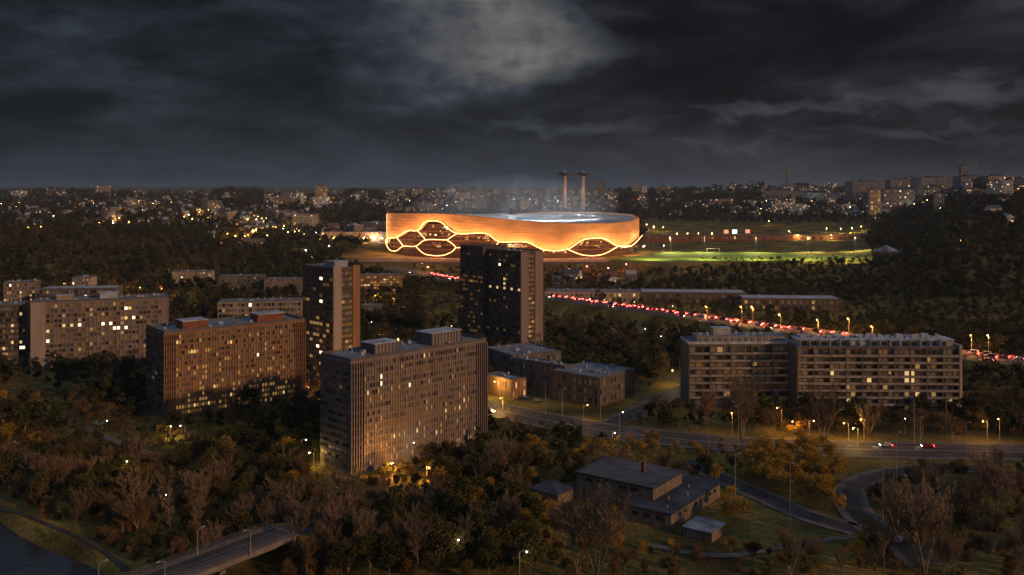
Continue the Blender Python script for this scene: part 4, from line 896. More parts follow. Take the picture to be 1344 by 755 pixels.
# far lamps on the hills and round the pitch
RED_GLOW = (1.0, 0.16, 0.08)  # lamps of this colour are added to give the red glow below the stadium
far = [(191, 272, YEL, 3), (139, 293, YEL, 3), (208, 272, ORA, 2), (120, 265, ORA, 2), (252, 287, YEL, 2), (300, 279, ORA, 2), (328, 287, YEL, 2), (328, 305, ORA, 9), (318, 303, ORA, 8), (310, 309, ORA, 7), (285, 311, ORA, 6), (336, 300, ORA, 8), (322, 309, ORA, 8), (433, 322, WHT, 6), (400, 328, WHT, 5), (54, 297, ORA, 1), (269, 279, WHT, 3),
       (407, 266, ORA, 2), (396, 293, ORA, 3), (379, 304, YEL, 2), (352, 297, YEL, 3), (333, 302, ORA, 3), (400, 307, ORA, 3), (413, 305, WHT, 3), (468, 268, WHT, 1), (38, 265, WHT, 1), (160, 268, YEL, 1), (225, 265, ORA, 1), (242, 262, ORA, 1), (276, 270, ORA, 2), (345, 290, ORA, 2), (365, 285, ORA, 2), (372, 296, ORA, 2), (390, 300, ORA, 2), (425, 309, ORA, 2), (440, 310, ORA, 3), (470, 312, ORA, 3), (490, 313, ORA, 3),
       (848, 294, YEL, 4), (859, 297, YEL, 5), (871, 298, YEL, 4), (1008, 290, ORA, 2), (1037, 303, YEL, 3), (1046, 308, YEL, 5), (1085, 299, YEL, 4), (1091, 308, YEL, 6), (1104, 300, YEL, 4), (1118, 299, YEL, 7), (1130, 297, YEL, 3), (888, 306, YEL, 3), (903, 306, YEL, 3), (917, 306, YEL, 3), (934, 306, YEL, 3), (745, 352, RED_GLOW, 4), (772, 349, RED_GLOW, 5), (800, 351, RED_GLOW, 4), (705, 352, RED_GLOW, 3), (820, 346, RED_GLOW, 3), (560, 350, RED_GLOW, 3), (844, 322, WHT, 3), (871, 322, WHT, 2),
       (1259, 315, ORA, 4), (1166, 249, WHT, 4), (1202, 246, WHT, 5), (1211, 247, WHT, 3), (1153, 276, WHT, 3), (1234, 262, ORA, 2), (1107, 267, YEL, 1), (1146, 252, ORA, 2), (1045, 381, ORA, 1), (720, 259, WHT, 2), (1022, 255, WHT, 1), (695, 262, WHT, 2)]
rr = random.Random(77)
CLU = [(325, 303, 14, 5), (330, 286, 16, 4), (262, 280, 14, 3), (195, 271, 18, 3), (150, 290, 12, 3), (115, 268, 14, 3), (45, 290, 16, 4), (395, 300, 16, 5), (395, 263, 25, 3), (440, 262, 14, 3), (365, 284, 12, 4), (230, 262, 30, 2), (20, 268, 20, 4), (480, 311, 20, 3)]
for i in range(150):
    cl_ = CLU[rr.randrange(len(CLU))]; far.append((rr.gauss(cl_[0], cl_[2]), min(312, max(255, rr.gauss(cl_[1], cl_[3]))), ORA if rr.random() < 0.7 else WHT, rr.choice((0.5, 1.0, 2.0, 3.5))))
for i in range(110): far.append((rr.uniform(510, 1240), rr.uniform(251, 276), WHT if rr.random() < .6 else ORA, rr.choice((0.5, 0.8, 1.5))))
area = lambda px, py: 'left hillside town' if px < 300 else 'hill left of the stadium' if px < 510 else 'slope below the stadium' if 510 <= px < 845 and py > 340 else 'pitch-side right of the stadium' if 840 <= px <= 1140 else 'city behind the stadium' if px < 840 else 'right hillside'
LM[('far',)] = lampmesh(8)
for px, py, col, s in far:
    x, y = gp(px, py, 8.5)
    if y > 6500: continue
    r0 = empty('street_lamp', (x, y, T(x, y)), rr.uniform(0, 6.28)); cn = 'red' if col == RED_GLOW else 'orange' if col == ORA else 'white' if col == WHT else 'yellow'
    tag(r0, '%s%s street lamp glinting on the %s' % ('bright ' if s >= 3 else 'faint ' if s < 1 else '', cn, area(px, py)), 'street lamp', '%s far lamps on the %s' % (cn, area(px, py)))
    link('pole', LM[('far',)][0], r0); link('lamp_head', LM[('far',)][1], r0)
    glow('bulb', r0, (1.8, 0, 7.8), col, 1900 * s * (y / 1300) ** 1.2, 0.35 * max(1, y / 2500))

# pitch floodlights (real lamps over the bright turf)
for i in range(10):
    row, k = divmod(i, 5); px = (858, 925, 992, 1060, 1122)[k]; py = 341.5 if row == 0 else 331.5
    if row == 1 and k == 0: px = 880
    x, y = at(px, py, PZ)
    r0 = empty('floodlight_mast', (x, y, PZ)); tag(r0, '%s slim floodlight mast on the %s side of the bright green pitch' % (('leftmost', 'second from left', 'middle', 'second from right', 'rightmost')[k], ('near', 'far')[row]), 'floodlight', 'pitch floodlights')
    w = MB(); w.tube([(0, 0, -2), (0, 0, 20)], [0.22, 0.1], 6); w.build('pole', M_pole, r0); w = MB(); w.box(-1.2, -0.15, 19.8, 1.2, 0.15, 20.5); w.build('lamp_head', M_metal, r0)
    l = bpy.data.lights.new('floodlight', 'SPOT'); l.color = (1.0, 0.90, 0.36); l.energy = 80000; l.spot_size = R(140); l.spot_blend = 0.8; l.shadow_soft_size = 0.3
    o = bpy.data.objects.new('floodlight', l); COL.objects.link(o); o.parent = r0; o.location = (0, 0.5 if row == 0 else -0.5, 19.6); o.rotation_euler = (R(25 if row == 0 else -25), 0, 0)

# ------------------------------------------------------------------ trees
def prisms(segs, name, mt, sides=3):
    A = np.array([q[0] for q in segs]); B = np.array([q[1] for q in segs]); ra = np.array([q[2] for q in segs]); rb = np.array([q[3] for q in segs])
    D = B - A; D /= (np.linalg.norm(D, axis=1, keepdims=True) + 1e-9)
    up = np.where(np.abs(D[:, 2:3]) > 0.9, np.array([[1.0, 0, 0]]), np.array([[0, 0, 1.0]])); U = np.cross(D, up); U /= np.linalg.norm(U, axis=1, keepdims=True); W = np.cross(D, U)
    n = len(segs); v = []
    for P, r in ((A, ra), (B, rb)):
        for k in range(sides):
            t = 2 * math.pi * k / sides; v.append(P + (U * math.cos(t) + W * math.sin(t)) * r[:, None])
    Vv = np.stack(v, 1).reshape(-1, 3); base_ = np.arange(n)[:, None] * sides * 2; f = []
    for k in range(sides):
        k2 = (k + 1) % sides; f.append(base_ + np.array([[k, k2, sides + k2, sides + k]]))
    Ff = np.concatenate(f, 0)
    me_ = bpy.data.meshes.new(name); me_.from_pydata(Vv.tolist(), [], Ff.tolist()); me_.materials.append(mt); me_.update(); return me_
def quads_mesh(C, size, name, mt, rs_, thin=1.0, upb=0.0):
    n = len(C); a = rs_.normal(size=(n, 3)); a[:, 2] += upb * np.sign(rs_.rand(n) - 0.2); a /= np.linalg.norm(a, axis=1, keepdims=True); b_ = np.cross(a, rs_.normal(size=(n, 3))); b_ /= np.linalg.norm(b_, axis=1, keepdims=True)
    s_ = size * rs_.uniform(0.6, 1.3, (n, 1)); a = a * s_; b_ = b_ * s_ * thin
    Vv = np.stack([C - a, C + b_, C + a, C - b_], 1).reshape(-1, 3); Ff = np.arange(n * 4).reshape(-1, 4)
    me_ = bpy.data.meshes.new(name); me_.from_pydata(Vv.tolist(), [], Ff.tolist()); me_.materials.append(mt); me_.update(); return me_
def bare(seed, h=14.0, spread=0.55, fan=3, tw=0.03, levels=5):
    r_ = random.Random(seed); trunk = []; crown = []
    def grow(p, d, ln, rad, lv):
        k = 3 if lv < 2 else 2; q = p; dd = d
        for i in range(k):
            nd = (dd + Vector((r_.uniform(-1, 1), r_.uniform(-1, 1), r_.uniform(-0.2, 0.6))) * 0.13).normalized(); q2 = q + nd * (ln / k)
            ra, rb = rad * (1 - 0.45 * i / k), rad * (1 - 0.45 * (i + 1) / k)
            (trunk if lv <= 1 else crown).append((tuple(q), tuple(q2), max(ra, tw), max(rb, tw * 0.7)))
            q = q2; dd = nd
            if lv < levels and (i > 0 or lv > 0):
                for c_ in range(fan if lv < 3 else 2):
                    t = r_.uniform(0, 6.283); o_ = Vector((math.cos(t), math.sin(t), 0)); sd = (dd + o_ * spread * r_.uniform(0.6, 1.5) + Vector((0, 0, 0.25))).normalized()
                    grow(q, sd, ln * r_.uniform(0.5, 0.72), rad * 0.5, lv + 1)
    grow(Vector((0, 0, -0.3)), Vector((0, 0, 1)), h * 0.52, h * 0.016, 0)
    zm = max(q[1][2] for q in crown); k = h / zm
    f = lambda L_: [(tuple(c * k for c in a), tuple(c * k for c in b_), ra, rb) for a, b_, ra, rb in L_]
    return f(trunk), f(crown)
def leafcloud(seed, h, rad, n, size, low=0.25, nb=10):
    rs_ = np.random.RandomState(seed); C = []
    for i in range(nb):
        t = rs_.uniform(0, 6.28); z = h * rs_.uniform(low + 0.12, 0.9); e_ = math.sin(math.pi * min(1, max(0.05, (z / h - low * 0.6) / (1.08 - low * 0.6)))) ** 0.7
        rr_ = rad * e_ * rs_.uniform(0.2, 0.75); c = np.array([rr_ * math.cos(t), rr_ * math.sin(t), z]); br = rad * rs_.uniform(0.32, 0.6)
        m_ = int(n / nb * rs_.uniform(0.6, 1.4)); dd = rs_.normal(size=(m_, 3)); dd /= np.linalg.norm(dd, axis=1, keepdims=True)
        C.append(c + dd * br * (rs_.rand(m_, 1) ** 0.45) * np.array([1, 1, 0.8]))
    C = np.concatenate(C); C[:, 2] = np.maximum(C[:, 2], 0.3); return C, rs_
PROT = {}
def proto(kind, parts): PROT.setdefault(kind, []).append(parts)
def fan_tree(seed, h, stems=5, spread=0.30):
    r_ = random.Random(seed); tr_, cr_ = [], []
    def br_(p, d, ln, rad, lv):
        k = 4; q = p; dd = d
        for i in range(k):
            nd = (dd + Vector((r_.uniform(-1, 1), r_.uniform(-1, 1), r_.uniform(0, 0.5))) * 0.07).normalized(); q2 = q + nd * (ln / k)
            (tr_ if lv == 0 else cr_).append((tuple(q), tuple(q2), max(rad * (1 - 0.6 * i / k), 0.045), max(rad * (1 - 0.6 * (i + 1) / k), 0.035))); q = q2; dd = nd
            if lv < 4 and (lv or i):
                for _ in range((2 if lv < 1 else 1) + (1 if r_.random() < 0.45 else 0)):
                    t = r_.uniform(0, 6.283); sd = (dd + Vector((math.cos(t), math.sin(t), 0)) * spread * r_.uniform(0.8, 1.8) + Vector((0, 0, 0.22))).normalized(); br_(q, sd, ln * r_.uniform(0.34, 0.55), rad * 0.46, lv + 1)
    for i in range(stems):
        t = 6.283 * i / stems + r_.uniform(-.5, .5); d = Vector((math.cos(t) * 0.34 * (i > 0), math.sin(t) * 0.34 * (i > 0), 1)).normalized(); br_(Vector((math.cos(t) * 0.2, math.sin(t) * 0.2, -0.3)), d, h * r_.uniform(0.75, 0.9), h * 0.011, 0)
    k = h / max(q[1][2] for q in cr_); f = lambda L_: [(tuple(c * k for c in a), tuple(c * k for c in b_), ra, rb) for a, b_, ra, rb in L_]
    return f(tr_), f(cr_)
for s_ in range(4):
    a_, b_ = fan_tree(50 + s_, 20, (5, 3, 1, 4)[s_], (0.42, 0.48, 0.60, 0.42)[s_])
    proto('fan', (prisms(a_, 'trunk', M_bark, 5), prisms(b_, 'crown', M_bark2, 3)))
for s_ in range(5):
    a_, b_ = bare(100 + s_, 14 + s_, 0.42 + 0.05 * s_)
    proto('bare', (prisms(a_, 'trunk', M_bark, 5), prisms(b_, 'crown', M_twig, 3)))
for s_ in range(5):
    C, rs_ = leafcloud(200 + s_, 11, 4.3, 2600, 0.30, nb=13)
    a_, _ = bare(300 + s_, 9, 0.5, 2, levels=2)
    proto('leafy', (prisms(a_, 'trunk', M_bark, 4), quads_mesh(C, 0.30, 'crown', M_leaf, rs_, 0.7)))
for s_ in range(4):
    C, rs_ = leafcloud(400 + s_, 10, 3.6, 1700, 0.42, nb=12)
    a_, b_ = bare(500 + s_, 10, 0.5, 3, levels=4)
    me_t = prisms(a_, 'trunk', M_bark, 4); proto('ochre', (me_t, quads_mesh(C, 0.30, 'crown', M_gold, rs_, 0.45)))
for s_ in range(4):
    C, rs_ = leafcloud(600 + s_, 4.6, 2.9, 1500, 0.26, low=0.0, nb=9)
    proto('shrub', (None, quads_mesh(C, 0.34, 'shrub', M_shrub, rs_, 0.22, 0.8)))
def joined(kind, seed, mt, n, size, h, rad, thin, upb=0):
    C, rs_ = leafcloud(seed, h, rad, n, size, low=0.15, nb=9); return quads_mesh(C, size, kind, mt, rs_, thin, upb)
STUFFP = {'bare': [joined('twigs', 700 + i, M_twig_far, 420, 0.85, 14, 4.2, 0.14, 1.2) for i in range(4)],
          'leafy': [joined('leaves', 710 + i, M_leaf_far, 420, 0.75, 12, 4.8, 0.7) for i in range(4)],
          'shrub': [joined('twigs', 720 + i, M_shrub, 260, 0.5, 4.5, 3.0, 0.3, 0.8) for i in range(3)]}
rs0 = np.random.RandomState(21)
# jittered grid over everything the picture can show
cand = []
for (y0_, y1_, stp) in ((236, 420, 4.7), (420, 700, 7.0), (700, 1500, 9.5), (1500, 2600, 15.0), (2600, 4300, 26.0)):
    ys_ = np.arange(y0_, y1_, stp)
    for yy in ys_:
        xs_ = np.arange(-0.62 * yy, 0.62 * yy, stp); xs_ = xs_ + rs0.uniform(-.45, .45, len(xs_)) * stp; cand.append(np.stack([xs_, yy + rs0.uniform(-.45, .45, len(xs_)) * stp, np.full(len(xs_), stp)], 1))
cand = np.concatenate(cand); x, y, stp = cand.T; z = terr(x, y); px = CX + F * x / y; py = HY + (H - z) * F / y
q = rs0.rand(len(x))
dens = np.full(len(x), 0.93)
dens[(py < 302) & (px < 520) & (y > 1350)] = 0.50
dens[(py < 284) & (px >= 480) & (px < 900)] = 0.35
dens[(py < 286) & (px >= 860) & (px < 1170)] = 0.45
dens[(y > 2600)] *= 0.7
dens[(px > 740) & (px < 940) & (py > 585) & (py < 615)] = 0.9
dens[(px > 700) & (px < 1000) & (py > 700)] = 0.75
dens[(py > 690) & (px > 1120) ] = 0.85
dens[(px > 500) & (px < 900) & (y > 760) & (y < 1000)] = 0.9
ok = (q < dens) & free(x, y, 0.8)
x, y, z, px, py, stp = [a_[ok] for a_ in (x, y, z, px, py, stp)]
q = rs0.rand(len(x)); kind = np.full(len(x), 'bare', dtype='<U6')
def zone(mask, pb, pl, ps):
    k = rs0.rand(len(x)); kind[mask & (k < pb)] = 'bare'; kind[mask & (k >= pb) & (k < pb + pl)] = 'leafy'; kind[mask & (k >= pb + pl)] = 'shrub'
nz2 = np.sin(x / 23 + 2) * np.sin(y / 31) + 0.5 * np.sin(x / 9 + y / 13)
zone(y > 0, 0.45, 0.3, 0.25)
zone((y < 460), 0.36, 0.12, 0.52); zone((y < 460) & (nz2 > 0.35), 0.1, 0.7, 0.2)
zone((y < 460) & (px > 480) & (px < 760) & (py > 575) & (py < 660), 0.15, 0.75, 0.1)
zone((y > 460) & (y < 760), 0.4, 0.5, 0.1)
zone((px > 880) & (y > 520) & (y < 1500), 0.14, 0.84, 0.02); zone((px > 640) & (px < 900) & (py > 395) & (py < 500), 0.45, 0.5, 0.05)
zone((px < 330) & (y > 560) & (y < 1500), 0.52, 0.48, 0.0); zone((px < 330) & (y > 560) & (y < 1500) & (nz2 > 0.4), 0.1, 0.9, 0.0); zone((px >= 330) & (px < 560) & (y > 760) & (y < 1300), 0.15, 0.85, 0.0); zone((y > 1300), 0.25, 0.75, 0)
zone((px > 740) & (px < 940) & (py > 580) & (py < 615), 0.05, 0.05, 0.9)
zone((px > 700) & (px < 1000) & (py > 700), 0.3, 0.1, 0.6); zone((px > 940) & (py > 600), 0.45, 0.08, 0.47)
gold = (px > 975) & (px < 1114) & (py > 600) & (py < 690) & (y < 460)
kind[gold] = 'ochre'
kind[(px > 780) & (px < 930) & (py > 583) & (py < 612) & (rs0.rand(len(x)) < 0.45)] = 'ochre'
kind[(px > 940) & (px < 1130) & (py > 670) & (rs0.rand(len(x)) < 0.25)] = 'ochre'
och = (px > 690) & (px < 1135) & (py > 585) & (py < 735) & (kind != 'bare') & (rs0.rand(len(x)) < 0.5); kind[och] = 'ochre'  # ochre spread round hall and verge in place of sodium light
kind[(y < 460) & (px < 690) & (kind == 'leafy') & (rs0.rand(len(x)) < 0.12)] = 'ochre'
scl = rs0.uniform(0.5, 1.15, len(x)) * np.where((y > 1500) & (((px > 285) & (px < 345) & (py < 275)) | ((px > 455) & (px < 505) & (py < 300)) | ((px > 810) & (px < 1000) & (py < 285))), 1.7, 1.0) * np.where(y > 1500, 1.15, 1.0) * np.where((y < 460) & (kind == 'bare'), 0.75, 1.0) * np.where(y > 2600, 1.5, 1.0)
# lower growth where the clearings, roads and houses must stay in sight
scl *= np.where((py > 600) & (px > 700) & (px < 1000), 0.72, 1.0) * np.where((py > 598) & (px >= 1000), 0.7, 1.0) * np.where((px > 640) & (px < 980) & (py > 540) & (py < 620), 0.62, 1.0)
scl *= np.where((px > 400) & (px < 560) & (py > 600) & (py < 668), 0.42, 1.0) * np.where((px > 560) & (px < 650) & (py > 585) & (py < 640), 0.6, 1.0) * np.where((px > 170) & (px < 300) & (py > 545) & (py < 600), 0.55, 1.0) * np.where((px < 80) & (px > 20) & (py > 490) & (py < 545), 0.5, 1.0)
scl *= np.where(gold, 1.3, 1.0)
keep_b = ~((px > 690) & (px < 960) & (py > 640) & (py < 760) & (kind == 'bare')); scl *= np.where(keep_b, 1.0, 0.6)
scl *= np.where((px > 880) & (px < 1270) & (py > 535) & (py < 600), 0.85, 1.0) 
scl *= np.where((y > 560) & (y < 860) & (px > 560) & (py < 445) & (py > 400), 0.6, 1.0)
scl *= np.where((y > 880) & (y < 1100) & (px > 500) & (px < 860), 0.62, 1.0)*np.where((y > 860) & (y < 1110) & (px > 790) & (px < 1150), 0.62, 1.0)
near_tower = (y > 1500) & (px > 700) & (px < 800) & (y < 2400); scl *= np.where(near_tower, 1.35, 1.0)
PROT['bare'] = PROT['bare'] + PROT['fan'][:3] + PROT['bare'][:2] + PROT['fan'][1:]
KN = {'fan': ('bare_tree', 'bare pale tree', 'tree'), 'bare': ('bare_tree', 'bare brown tree', 'tree'), 'leafy': ('leafy_tree', 'dark green bushy tree', 'tree'), 'ochre': ('lamp_tinted_ochre_tree', 'lamp-tinted ochre tree', 'tree'), 'shrub': ('shrub', 'russet twiggy shrub', 'shrub')}
def place_of(px_, py_, y_):
    if py_ > 690 and px_ < 200: return 'on the river bank'
    if y_ < 460:
        if px_ < 230: return 'in the lower left wood' if py_ > 600 else 'below the far left slab'
        if px_ < 440: return 'beside the footbridge end' if py_ > 660 else 'between the ochre slab and the bridge'
        if px_ < 700: return 'in the bottom centre wood' if py_ > 650 else 'in front of the centre slab'
        if px_ < 1000: return 'around the flat-roofed hall' if py_ > 590 else 'beside the road junction'
        if px_ < 1130: return 'beside the access road' if py_ > 595 else 'before the balconied blocks'
        return 'inside the loop road at lower right' if py_ > 595 else 'beside the right end of the main road'
    if px_ < 230: return 'behind the far left slab'
    if px_ < 520: return 'around the left tower'
    if px_ < 900: return 'in the dark wood below the highway'
    return 'beyond the balconied blocks'
def plant(kd, x_, y_, s__, rz, label=None, group=None, vi=None, zs=None):
    tr, cr_ = PROT[kd][(vi if vi is not None else rnd.randrange(99)) % len(PROT[kd])]; nm, lb, ct = KN[kd]
    zz_ = T(x_, y_)
    if tr is None:
        r0 = link(nm, cr_, None, (x_, y_, zz_), rz, s__)
    else:
        r0 = empty(nm, (x_, y_, zz_), rz); r0.scale = (s__, s__, s__ if zs is None else zs); link('trunk', tr, r0); link('crown', cr_, r0)
    return tag(r0, label, ct, group)
order = np.argsort(y)
cnt = {'bare': 0, 'leafy': 0, 'ochre': 0, 'shrub': 0}; cap = {'bare': 270, 'leafy': 290, 'ochre': 280, 'shrub': 290}
rest_ = {'bare': [], 'leafy': [], 'shrub': []}
for i in order:
    kd = str(kind[i])
    if cnt[kd] < cap[kd]:
        cnt[kd] += 1; pl = place_of(px[i], py[i], y[i]); lb = KN[kd][1]
        plant(kd, float(x[i]), float(y[i]), float(scl[i]), rnd.uniform(0, 6.28), '%s %s' % (lb, pl), '%ss %s' % (lb, pl))
    else: rest_['leafy' if kd == 'ochre' else kd].append(i)
for kd, lst in rest_.items():
    lst = np.array(lst)
    if not len(lst): continue
    for vi, mesh_ in enumerate(STUFFP[kd]):
        sub = lst[vi::len(STUFFP[kd])]
        me_ = bpy.data.meshes.new('wood'); me_.from_pydata(np.stack([x[sub], y[sub], z[sub]], 1).tolist(), [], [])
        at_ = me_.attributes.new('size', 'FLOAT', 'POINT'); at_.data.foreach_set('value', scl[sub].astype(np.float32))
        at_ = me_.attributes.new('turn', 'FLOAT', 'POINT'); at_.data.foreach_set('value', rs0.uniform(0, 6.28, len(sub)).astype(np.float32))
        ob = bpy.data.objects.new({'bare': 'bare_wood', 'leafy': 'green_wood', 'shrub': 'undergrowth'}[kd], me_); COL.objects.link(ob); tag(ob, kind='stuff')
        src = bpy.data.objects.new('tree_source', mesh_)
        ng = bpy.data.node_groups.new('wood', 'GeometryNodeTree'); ng.interface.new_socket('Geometry', in_out='INPUT', socket_type='NodeSocketGeometry'); ng.interface.new_socket('Geometry', in_out='OUTPUT', socket_type='NodeSocketGeometry')
        gi = ng.nodes.new('NodeGroupInput'); go = ng.nodes.new('NodeGroupOutput'); io = ng.nodes.new('GeometryNodeInstanceOnPoints'); oi = ng.nodes.new('GeometryNodeObjectInfo'); oi.inputs[0].default_value = src
        a1 = ng.nodes.new('GeometryNodeInputNamedAttribute'); a1.data_type = 'FLOAT'; a1.inputs[0].default_value = 'size'; a2 = ng.nodes.new('GeometryNodeInputNamedAttribute'); a2.data_type = 'FLOAT'; a2.inputs[0].default_value = 'turn'
        cx_ = ng.nodes.new('ShaderNodeCombineXYZ'); sx_ = ng.nodes.new('ShaderNodeCombineXYZ')
        ng.links.new(gi.outputs[0], io.inputs['Points']); ng.links.new(oi.outputs['Geometry'], io.inputs['Instance']); ng.links.new(a2.outputs[0], cx_.inputs[2]); ng.links.new(cx_.outputs[0], io.inputs['Rotation'])
        for k in range(3): ng.links.new(a1.outputs[0], sx_.inputs[k])
        ng.links.new(sx_.outputs[0], io.inputs['Scale']); ng.links.new(io.outputs[0], go.inputs[0])
        md = ob.modifiers.new('wood', 'NODES'); md.node_group = ng
# single trees the picture shows clearly: px, py of the foot, height m, kind, label
for px_, py_, h_, kd, vi, lb in [
    (1214, 752, 27, 'bare', 4, 'tallest pale bare tree, multi-branched, inside the loop road'), (1195, 748, 22, 'bare', 2, 'pale bare tree left of the tallest one inside the loop road'), (1236, 735, 19, 'bare', 1, 'slimmer bare tree right of the tallest one inside the loop road'),
    (1307, 692, 24, 'bare', 3, 'wide pale bare tree near the right edge below the main road'), (1270, 687, 14, 'bare', 0, 'small bare tree left of the wide one near the right edge'), (1160, 752, 13, 'bare', 2, 'short bare tree at the bottom edge right of the access road'),
    (1250, 755, 13, 'bare', 0, 'low bare tree at the bottom edge under the tallest one'), (1179, 705, 17, 'bare', 1, 'thin bare tree beside the two tall masts'), (1332, 745, 12, 'bare', 3, 'bare tree in the bottom right corner'), (1290, 668, 15, 'bare', 2, 'bare tree just left behind the wide one near the right edge'),
    (1079, 583, 24, 'bare', 4, 'large fan-shaped bare tree before the balconied block'), (973, 577, 28, 'bare', 3, 'tall reddish bare tree before the left balconied block'), (925, 560, 17, 'bare', 1, 'bare tree at the left corner of the left balconied block'), (1140, 572, 15, 'bare', 0, 'bare tree below the yellow lamps of the balconied block'),
    (1018, 570, 14, 'bare', 2, 'bare tree between the two big ones at the balconied blocks'), (1210, 575, 13, 'bare', 1, 'bare tree before the right half of the balconied block'), (1250, 578, 12, 'bare', 3, 'small bare tree near the end wall of the balconied block'),
    (783, 755, 25, 'bare', 3, 'tall bare tree directly in front of the flat-roofed hall'), (757, 752, 20, 'bare', 1, 'bare birch-like tree left of the tall one before the hall'), (742, 720, 14, 'bare', 4, 'bare tree before the pavilion'), (545, 745, 16, 'bare', 0, 'slim bare tree at the bottom, left of the white lamp'), (605, 745, 15, 'bare', 2, 'slim bare tree at the bottom, right of the white lamp'),
    (403, 716, 15, 'bare', 4, 'spreading bare tree at the end of the footbridge'), (380, 712, 12, 'bare', 1, 'smaller bare tree at the end of the footbridge'), (1037, 755, 13, 'bare', 3, 'bare tree at the bottom edge below the access road'),
    (577, 655, 11, 'ochre', 1, 'yellow-ochre tree before the centre slab'), (1050, 575, 7, 'ochre', 2, 'golden lamp-lit bush before the balconied block'), (1037, 573, 6, 'ochre', 0, 'smaller golden lamp-lit bush left of the big one'),
    (622, 690, 12, 'leafy', 2, 'broad dark green tree right of bottom centre'), (665, 680, 12, 'leafy', 0, 'rounded dark green tree left of the pavilion'), (640, 705, 11, 'leafy', 3, 'lower dark green tree below the broad one')]:
    x_, y_ = gp(px_, py_) if py_ < 753 else (lambda q_: q_)(gp(px_, py_))
    if kd == 'bare': kd = 'fan'
    hb = {'fan': 20, 'ochre': 10, 'leafy': 11}[kd]; s__ = h_ / hb
    plant(kd, x_, y_, s__, vi * 1.3 + px_, lb, None, vi)

# ------------------------------------------------------------------ houses and the far city
M_wh = [mat('render_white', (0.55, 0.56, 0.58), var=0.1), mat('render_cream', (0.36, 0.29, 0.22), var=0.1), mat('render_grey', (0.20, 0.20, 0.21), var=0.15), M_brick]
M_rf = [mat('roof_slate', (0.10, 0.11, 0.13), var=0.25), mat('roof_tile_red', (0.22, 0.09, 0.06), var=0.25), mat('roof_pale', (0.36, 0.39, 0.43), var=0.2)]
rr = random.Random(31)
def house_mesh(w_, d_, h_, rh, mw, mr_, lit_, seed):
    r_ = random.Random(seed); wl = MB(); wl.box(-w_ / 2, -d_ / 2, -3, w_ / 2, d_ / 2, h_)
    rf_ = MB(); o_ = 0.5; a = (-w_ / 2 - o_, -d_ / 2 - o_, h_ - 0.2); b_ = (w_ / 2 + o_, -d_ / 2 - o_, h_ - 0.2); c = (w_ / 2 + o_, d_ / 2 + o_, h_ - 0.2); d__ = (-w_ / 2 - o_, d_ / 2 + o_, h_ - 0.2)
    if rh > 0:
        e_ = (-w_ / 2 - o_, 0, h_ + rh); f_ = (w_ / 2 + o_, 0, h_ + rh); rf_.poly((a, b_, f_, e_)); rf_.poly((c, d__, e_, f_)); rf_.poly((d__, c, b_, a)); wl.poly(((-w_ / 2, -d_ / 2, h_), (-w_ / 2, 0, h_ + rh * 0.93), (-w_ / 2, d_ / 2, h_))[::-1]); wl.poly(((w_ / 2, -d_ / 2, h_), (w_ / 2, d_ / 2, h_), (w_ / 2, 0, h_ + rh * 0.93)))
        rf_.box(w_ * 0.2, 0.4, h_ + rh * 0.4, w_ * 0.2 + 0.8, 1.2, h_ + rh + 0.9)
    else: rf_.box(-w_ / 2, -d_ / 2, h_ + 0.004, w_ / 2, d_ / 2, h_ + 0.6); rf_.box(-w_ * 0.1, -d_ * 0.2, h_ + 0.6, w_ * 0.15, d_ * 0.2, h_ + 2.8)
    wi = MB(); fl = max(1, int(h_ / 3.0)); nc_ = max(2, int(w_ / 3.2)); ne = max(2, int(d_ / 3.4))
    for f in range(fl):
        for k in range(nc_):
            xa = -w_ / 2 + (k + 0.28) * w_ / nc_; xb = xa + w_ / nc_ * 0.5; mi = (2 if r_.random() < 0.12 else 1) if r_.random() < lit_ else 0
            wi.quad((xa, -d_ / 2 - 0.04, f * 3 + 0.9), (xb, -d_ / 2 - 0.04, f * 3 + 0.9), (xb, -d_ / 2 - 0.04, f * 3 + 2.3), (xa, -d_ / 2 - 0.04, f * 3 + 2.3), mi)
            wi.quad((xa, d_ / 2 + 0.04, f * 3 + 0.9), (xb, d_ / 2 + 0.04, f * 3 + 0.9), (xb, d_ / 2 + 0.04, f * 3 + 2.3), (xa, d_ / 2 + 0.04, f * 3 + 2.3), mi)
        for k in range(ne):
            ya = -d_ / 2 + (k + 0.28) * d_ / ne; yb = ya + d_ / ne * 0.5; mi = 1 if r_.random() < lit_ else 0
            for s_ in (1, -1): wi.quad((s_ * (w_ / 2 + 0.04), ya, f * 3 + 0.9), (s_ * (w_ / 2 + 0.04), yb, f * 3 + 0.9), (s_ * (w_ / 2 + 0.04), yb, f * 3 + 2.3), (s_ * (w_ / 2 + 0.04), ya, f * 3 + 2.3), mi)
    return wl.mesh('wall', mw), rf_.mesh('roof', mr_), wi.mesh('windows', [M_glass, M_hlit, M_lit3]), (wl, rf_, wi)
HS = []
WN = ['white', 'cream', 'grey', 'brick']; RN = ['slate-grey', 'red-tiled', 'pale']
for i in range(14):
    wi_ = rr.choice([0, 0, 0, 1, 1, 2, 3]); ri = rr.choice([0, 0, 1, 2]); m3 = house_mesh(rr.uniform(9, 16), rr.uniform(8, 11), rr.uniform(5, 8.5), rr.uniform(2.5, 4), M_wh[wi_], M_rf[ri], 0.14, i)
    HS.append((m3, WN[wi_], RN[ri], wi_, ri))
BS = []
for i in range(12):
    wi_ = rr.choice([0, 1, 2, 2, 2]); ri = 0 if i % 3 else 2; m3 = house_mesh(rr.uniform(22, 50), rr.uniform(11, 15), rr.choice([9, 12, 15, 18, 24]), 0, M_wh[wi_], M_rf[ri], 0.07, 50 + i); BS.append((m3, WN[wi_], RN[ri], wi_, ri))
